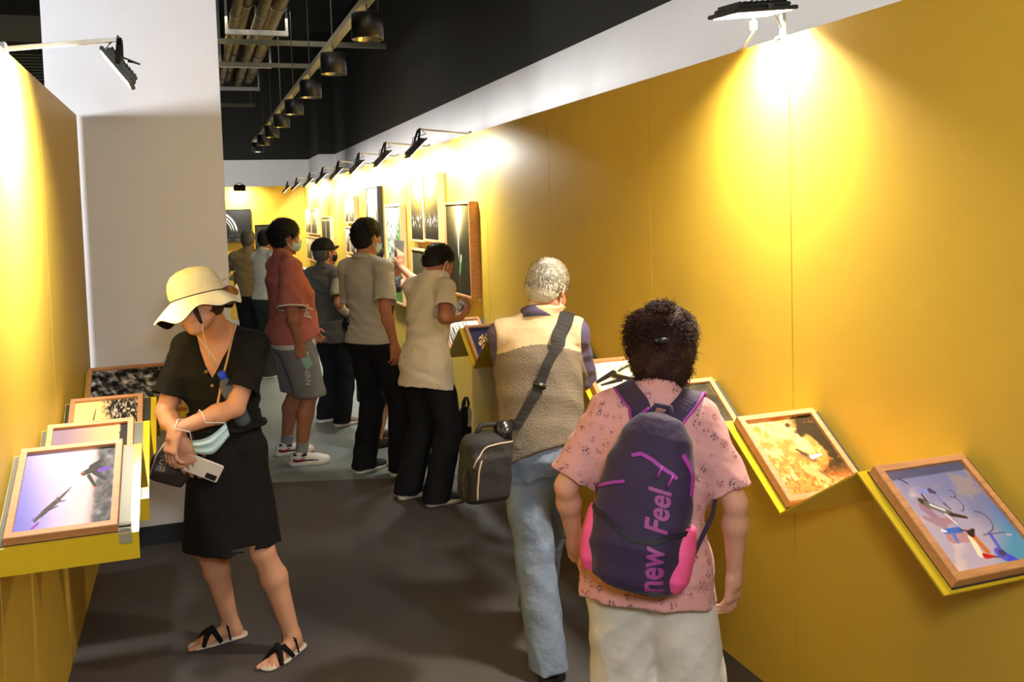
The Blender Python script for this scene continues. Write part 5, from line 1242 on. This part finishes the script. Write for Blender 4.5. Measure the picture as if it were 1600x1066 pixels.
for i in range(1):
    el = J['elb'][i]; sh = J['sh'][i]; d = nrm(el - sh); e = sh + d * .285 * J['s'] * .975
    MB().lathe([(.1050, -.005), (.1085, -.005), (.1085, .007), (.1050, .007)], e, np.array([nrm(np.cross(d, A(0, 1, 0))), nrm(np.cross(d, np.cross(d, A(0, 1, 0)))), d]).T, 28).done('sleeve_trim', mat('white_tee', c(226, 214, 196), .9), J['root'], True)
text_on('lettering', 'PT', .085, A(.775, 6.3, 1.06), nrm(A(.35, 0, .9)), nrm(A(-.9, 0, .35)), mat('white_print', c(226, 214, 200), .7), J['root'], bs, off=.002, bold=.002)
bs = J['shorts'].bvh()
text_on('lettering', 'ATONIRN', .056, A(.705, 6.2, .845), A(.02, 0, -1), A(1, 0, .02), mat('white_print', c(226, 214, 200), .7), J['root'], bs, off=.002)
for i in range(2):
    a = J['ank'][i]; F = Field(a - .15, a + .2, .006); F.put(cone(a + A(0, 0, -.02), a + (J['knee'][i] - a) * .22, .043, .047), .01, clip=(a + (J['knee'][i] - a) * .2, nrm(J['knee'][i] - a))); F.build('sock', mat('grey_sock', c(140, 140, 144), .9, bump=.4, bscale=60), J['root'])
    so = shoe(J, i, mat('white_trainer', c(222, 216, 206), .6), mat('white_rubber', c(222, 214, 198), .6), solez=.034, L=.29, accent=mat('lace_white', c(216, 206, 180), .7))
    Rf = Rz(J['fy'][i]); g = J['ank'][i] - A(0, 0, .075 * J['s'])
    bsv = BVHTree.FromPolygons([tuple(v.co + Vector(org(so))) for v in so.data.vertices], [tuple(p_.vertices) for p_ in so.data.polygons])
    for nm_, m_, pl, wd_ in (('shoe_panel', mat('shoe_black', c(28, 28, 30), .5), [(.05, -.06, .05), (.055, 0, .034), (.055, .06, .034), (.05, .12, .03)], .018), ('shoe_stripe', mat('shoe_red', c(196, 34, 48), .5), [(.05, -.045, .05), (.055, -.005, .046), (.055, .03, .06)], .010), ('heel_panel', mat('shoe_red', c(196, 34, 48), .5), [(.055, -.07, .018), (.055, -.02, .018), (.055, .01, .018)], .018), ('shoe_collar', mat('shoe_black', c(28, 28, 30), .5), [(.03, -.05, .085), (.04, .0, .078), (.03, .04, .08)], .02)):
        pp, nn = drape([g + Rf @ A(*q) for q in pl], bsv, .001, 5); MB().strap(pp, nn, wd_, .003).done(nm_, m_, so)
n_ = nrm(A(.2, -.95, .1)); v_ = nrm(A(.45, 0, -1)); u_ = nrm(np.cross(v_, n_)); v_ = np.cross(n_, u_)
phone('pale mint smartphone hanging in the hand of the man in the salmon tee', A(.715, 6.60, .785), np.array([u_, v_, n_]).T, mat('phone_mint', c(150, 186, 172), .2), mat('phone_mint', c(150, 186, 172), .2), w=.066, hh=.13)
print('T salmon', _t.time() - T0)

# ---- man in the black cap ------------------------------------------------------
J = person('man in a black cap and black mask wearing a dark vest', (1.07, 7.93), -.98, 1.61, lean=-.02, feet=[(1.13, 7.79), (1.02, 8.03)], footyaw=(-.2, -.2), wr=[(1.235, 7.80, .93), (1.25, 8.05, 1.0)], pole=[(-.6, -1, 0), (0, .5, -1)], head=(-.1, -.18, 0), h=.007, bulk=1.1, skin=SKIND, shoulders=1.08, hands=(dict(curl=.7), dict(curl=.7)))
finish_body(J); hair_short(J, mat('hair_dark_grey', c(70, 66, 62), .6, bump=.6, bscale=60), thick=.010, back=-.08, front=-.02, seed=10); mask(J, BLKC, BLKC); eyes(J)
trousers(J, BLKT, rt=.098, rk=.082, rh=.080, amp=.006, seed=63)
TG = mat('olive_tee', c(138, 134, 108), .9, bump=.3, bscale=18); shirt(J, TG, hem=-.08, sl=.80, slr=.078, nm='tee_shirt', amp=.005, seed=61, arm=1.06)
VG = mat('charcoal_vest', c(74, 70, 62), .85, bump=.35, bscale=40)
o = shirt(J, VG, hem=-.17, fit=1.12, nm='vest', amp=.006, flare=.012, seed=62, sleeves=False, neckr=.072)
for i in range(2): shoe(J, i, mat('taupe_sneaker', c(120, 112, 98), .8), mat('white_rubber', c(222, 214, 198), .6), solez=.03)
P, Rh = J['P'], J['Rh']; F = Field(J['hc'] - .2, J['hc'] + .25, .005)
F.put(ell(P(0, -.014, .045), A(.090, .108, .092), Rh), .01); F.cut(P(0, 0, .030), Rh @ nrm(A(0, -.12, -1))); F.build('cap_crown', BLKC, J['root'])
V = []; Fc = []
for i in range(13):
    a = -1.15 + 2.3 * i / 12
    for j in range(5):
        t = j / 4; r_ = 1 + .72 * t * math.cos(a * .9); V.append(P(math.sin(a) * .084 * (1 + .08 * t), -.014 + math.cos(a) * .100 * r_, .040 - .012 * t - .015 * (math.sin(a) ** 2) * t))
for i in range(12):
    for j in range(4): Fc.append((i * 5 + j, (i + 1) * 5 + j, (i + 1) * 5 + j + 1, i * 5 + j + 1))
nv = len(V); V += [v - Rh @ A(0, 0, .005) for v in V]; Fc += [tuple(q + nv for q in f)[::-1] for f in Fc]; mesh('cap_visor', V, Fc, BLKC, J['root'], True)
a, b = J['elb'][0], J['wr'][0]; F = Field(np.minimum(a, b) - .1, np.maximum(a, b) + .1, .006); F.put(cone(a * .75 + b * .25, b, .042, .032), .01); F.build('arm_sleeve', mat('pale_sleeve', c(190, 184, 176), .8), J['root'])
# camera of the cap man
e = empty('camera', (1.235, 7.74, .86), 'black camera hanging at the hip of the man in the black cap', 'camera')
cc = A(1.225, 7.735, .875)
MB().box(cc - A(.065, .035, .045), cc + A(.065, .035, .045), ch=.012).box(cc + A(-.02, -.03, .045), cc + A(.025, .03, .065), ch=.006).done('camera_body', BLK, e, True); MB().lathe([(.0, .075), (.028, .075), (.034, .07), (.034, .0)], cc + A(.0, -.03, 0), Rx(PI / 2), 20).done('lens', mat('lens', c(16, 16, 20), .15), e, True)
vbv = J['vest'].bvh(); R = J['Rt']
pp, nn = drape([J['neck'] + R @ A(.05, -.06, .0), J['neck'] + R @ A(.09, 0, .0), J['neck'] + R @ A(.11, .09, -.08), J['neck'] + R @ A(.14, .10, -.25), J['neck'] + R @ A(.17, .06, -.42)], vbv, .006); MB().strap(pp + [cc + A(-.02, -.02, .07)], nn + [nn[-1]], .022, .003).done('strap', BLKC, e)

# ---- far visitors -----------------------------------------------------------------
J = person('man in a khaki vest seen from behind at the far end', (.62, 11.5), -.25, 1.66, lean=.03, feet=[(.72, 11.5), (.56, 11.55)], wr=[(.72, 11.85, 1.10), (.50, 11.80, 1.05)], pole=[(.8, -.5, -.4), (-1.2, -.2, -.4)], head=(-.15, .2, 0), h=.009, bulk=1.05, skin=SKIND, shoulders=1.05)
finish_body(J); hair_short(J, mat('hair_pepper', c(66, 60, 52), .6, bump=.6, bscale=60), thick=.012, seed=12, h=.007)
trousers(J, BLKT, rk=.082, rh=.078, seed=73)
shirt(J, mat('pale_shirt', c(176, 168, 150), .9, bump=.3, bscale=18), hem=-.03, sl=1.0, slr=.070, nm='shirt', amp=.005, seed=71)
for i in range(2):
    a, b = J['elb'][i], J['wr'][i]; F = Field(np.minimum(a, b) - .12, np.maximum(a, b) + .12, .009); F.put(cone(a, b, .052, .040), .02); F.fold(.003, 40, [(1, 0, 1)], 3); F.build('sleeve', MATS['pale_shirt'], J['root'])
shirt(J, mat('khaki_vest', c(126, 108, 72), .9, bump=.4, bscale=25), hem=-.06, fit=1.12, nm='vest', amp=.006, seed=72, sleeves=False)
for i in range(2): shoe(J, i, BSH, BSH)
J = person('man in a white shirt and dark trousers at the far end holding a camera', (.75, 10.6), -1.0, 1.68, lean=.05, feet=[(.73, 10.52), (.70, 10.75)], footyaw=(-.2, -.2), wr=[(1.06, 10.50, 1.13), (1.10, 10.68, 1.13)], pole=[(-.3, -1, -.6), (0, .5, -1)], head=(0, .12, 0), h=.009, skin=SKIND, hands=(dict(d=(.9, .2, .1), n=(0, .9, .2), curl=.9, thumb=.6), dict(d=(.8, -.4, 0), n=(0, -.9, .2), curl=.9)))
finish_body(J); hair_short(J, HAIRB, thick=.013, seed=13, h=.007); mask(J, MASKB)
trousers(J, mat('dark_green_trousers', c(40, 42, 38), .9, bump=.3, bscale=20), rk=.084, rh=.080, seed=76)
shirt(J, mat('white_shirt', c(206, 202, 186), .9, bump=.3, bscale=18), hem=-.04, sl=.95, slr=.078, nm='shirt', amp=.007, seed=75, arm=1.08); collar(J, MATS['white_shirt'], r=.064)
for i in range(2): shoe(J, i, BSH, mat('white_rubber', c(222, 214, 198), .6))
e = empty('camera', (1.14, 10.58, 1.15), 'silver and black compact camera in the hands of the far man in the white shirt', 'camera')
cc = A(1.165, 10.56, 1.165)
MB().box(cc - A(.035, .065, .045), cc + A(.035, .065, .045), ch=.01).done('camera_body', BLK, e, True); MB().lathe([(.0, .05), (.026, .05), (.032, .045), (.032, .0)], cc + A(.03, 0, 0), Ry(PI / 2), 18).done('lens', mat('lens', c(16, 16, 20), .15), e, True); MB().box(cc + A(-.036, -.066, .02), cc + A(.036, .066, .05), ch=.008).done('top_plate', mat('silver', c(196, 196, 196), .3, .7), e, True)

# ---- woman behind the grey polo ----------------------------------------------------
J = person('woman in a dark patterned dress photographing, mostly hidden behind the grey polo', (1.30, 7.0), -.95, 1.58, feet=[(1.27, 6.93), (1.30, 7.2)], footyaw=(-.2, -.2), wr=[(1.475, 6.86, 1.40), (1.50, 7.0, 1.36)], pole=[(.2, -.3, -1), (0, .5, -1)], head=(0, -.05, 0), h=.0075, skin=SKIN,
           hands=(dict(d=(.15, -.1, 1), n=(-.3, .9, 0), curl=[.5, .8, .9, .9], thumb=.5), dict(d=(0, -.2, 1), n=(-.2, -.9, 0), curl=.9)))
finish_body(J); hair_short(J, HAIRB, thick=.016, back=-.10, seed=14); P = J['P']
F = Field(J['hc'] - .25, J['hc'] + .2, .007); F.put(ell(P(0, -.125, .0), A(.045, .045, .045)), .02); F.fold(.003, 100, [(1, 1, .2)], 2); F.build('hair_bun', HAIRB, J['root'])
PAT = mat('patterned_dress', c(60, 62, 66), .85, bump=.2, bscale=20, var=.9, vscale=45)
shirt(J, PAT, hem=-.08, sl=.45, slr=.075, nm='dress_top', amp=.005, seed=81)
F = Field((1.0, 6.75, .3), (1.6, 7.35, 1.0), .008); q = J['pelv']; F.put(loft(A(0, 0, 0), np.eye(3), [(.36, .17, .17, q[0], q[1]), (.85, .155, .14, q[0], q[1]), (.95, .14, .12, q[0], q[1])]), .01); F.fold(.01, 24, [(1, .1, 0), (.2, 1, 0)], 2); F.build('skirt', PAT, J['root'])
for i in range(2): shoe(J, i, mat('brown_flats', c(70, 52, 44), .6), mat('rubber_dark', c(20, 18, 17), .7), solez=.01)
n_ = nrm(A(-.5, -.8, 0)); v_ = nrm(A(.1, -.05, 1)); u_ = nrm(np.cross(v_, n_)); v_ = np.cross(n_, u_)
phone('silver smartphone raised high in front of the tall green forest photo', A(1.485, 6.90, 1.515), np.array([u_, v_, n_]).T, mat('screen_glow', c(120, 120, 110), .2), mat('phone_silver', c(160, 156, 154), .25, .5))

# ---- folded bag leaning on the wall --------------------------------------------------
e = empty('tote_bag', (1.885, 6.60, 0), 'narrow black and silver drawstring bag leaning against the long yellow wall', 'bag')
Rb = Ry(.10) @ Rz(.3); bc = A(1.86, 6.56, .17); F = Field(bc - .3, bc + .35, .006)
F.put(loft(bc, Rb, [(-.17, .030, .03), (-.155, .05, .045), (0, .056, .048), (.12, .05, .042), (.155, .035, .03), (.165, .03, .025)], 2.4), .01); F.fold(.004, 40, [(.3, .2, 1), (1, .3, .5)], 5); F.cut(A(0, 0, .002), A(0, 0, -1))
sil = lambda C: (((C - bc) @ Rb[:, 2] > .02) & ((C - bc) @ Rb[:, 0] > .0) | ((C - bc) @ Rb[:, 2] < -.04) & ((C - bc) @ Rb[:, 0] > .018) & ((C - bc) @ Rb[:, 2] > -.11)).astype(int)
F.build('bag_body', [BLKC, mat('silver_panel', c(176, 176, 174), .45)], e, sil)
tb = MB()
for q in range(5):
    a = q * 1.2; tb.tube([bc + Rb @ A(.025 * math.cos(a), .02 * math.sin(a), .13), bc + Rb @ A(.03 * math.cos(a), .026 * math.sin(a), .19), bc + Rb @ A(.01 * math.cos(a), .01 * math.sin(a), .235)], .006, 6)
tb.done('drawstring', BLKC, e, True)
print('T all', _t.time() - T0)
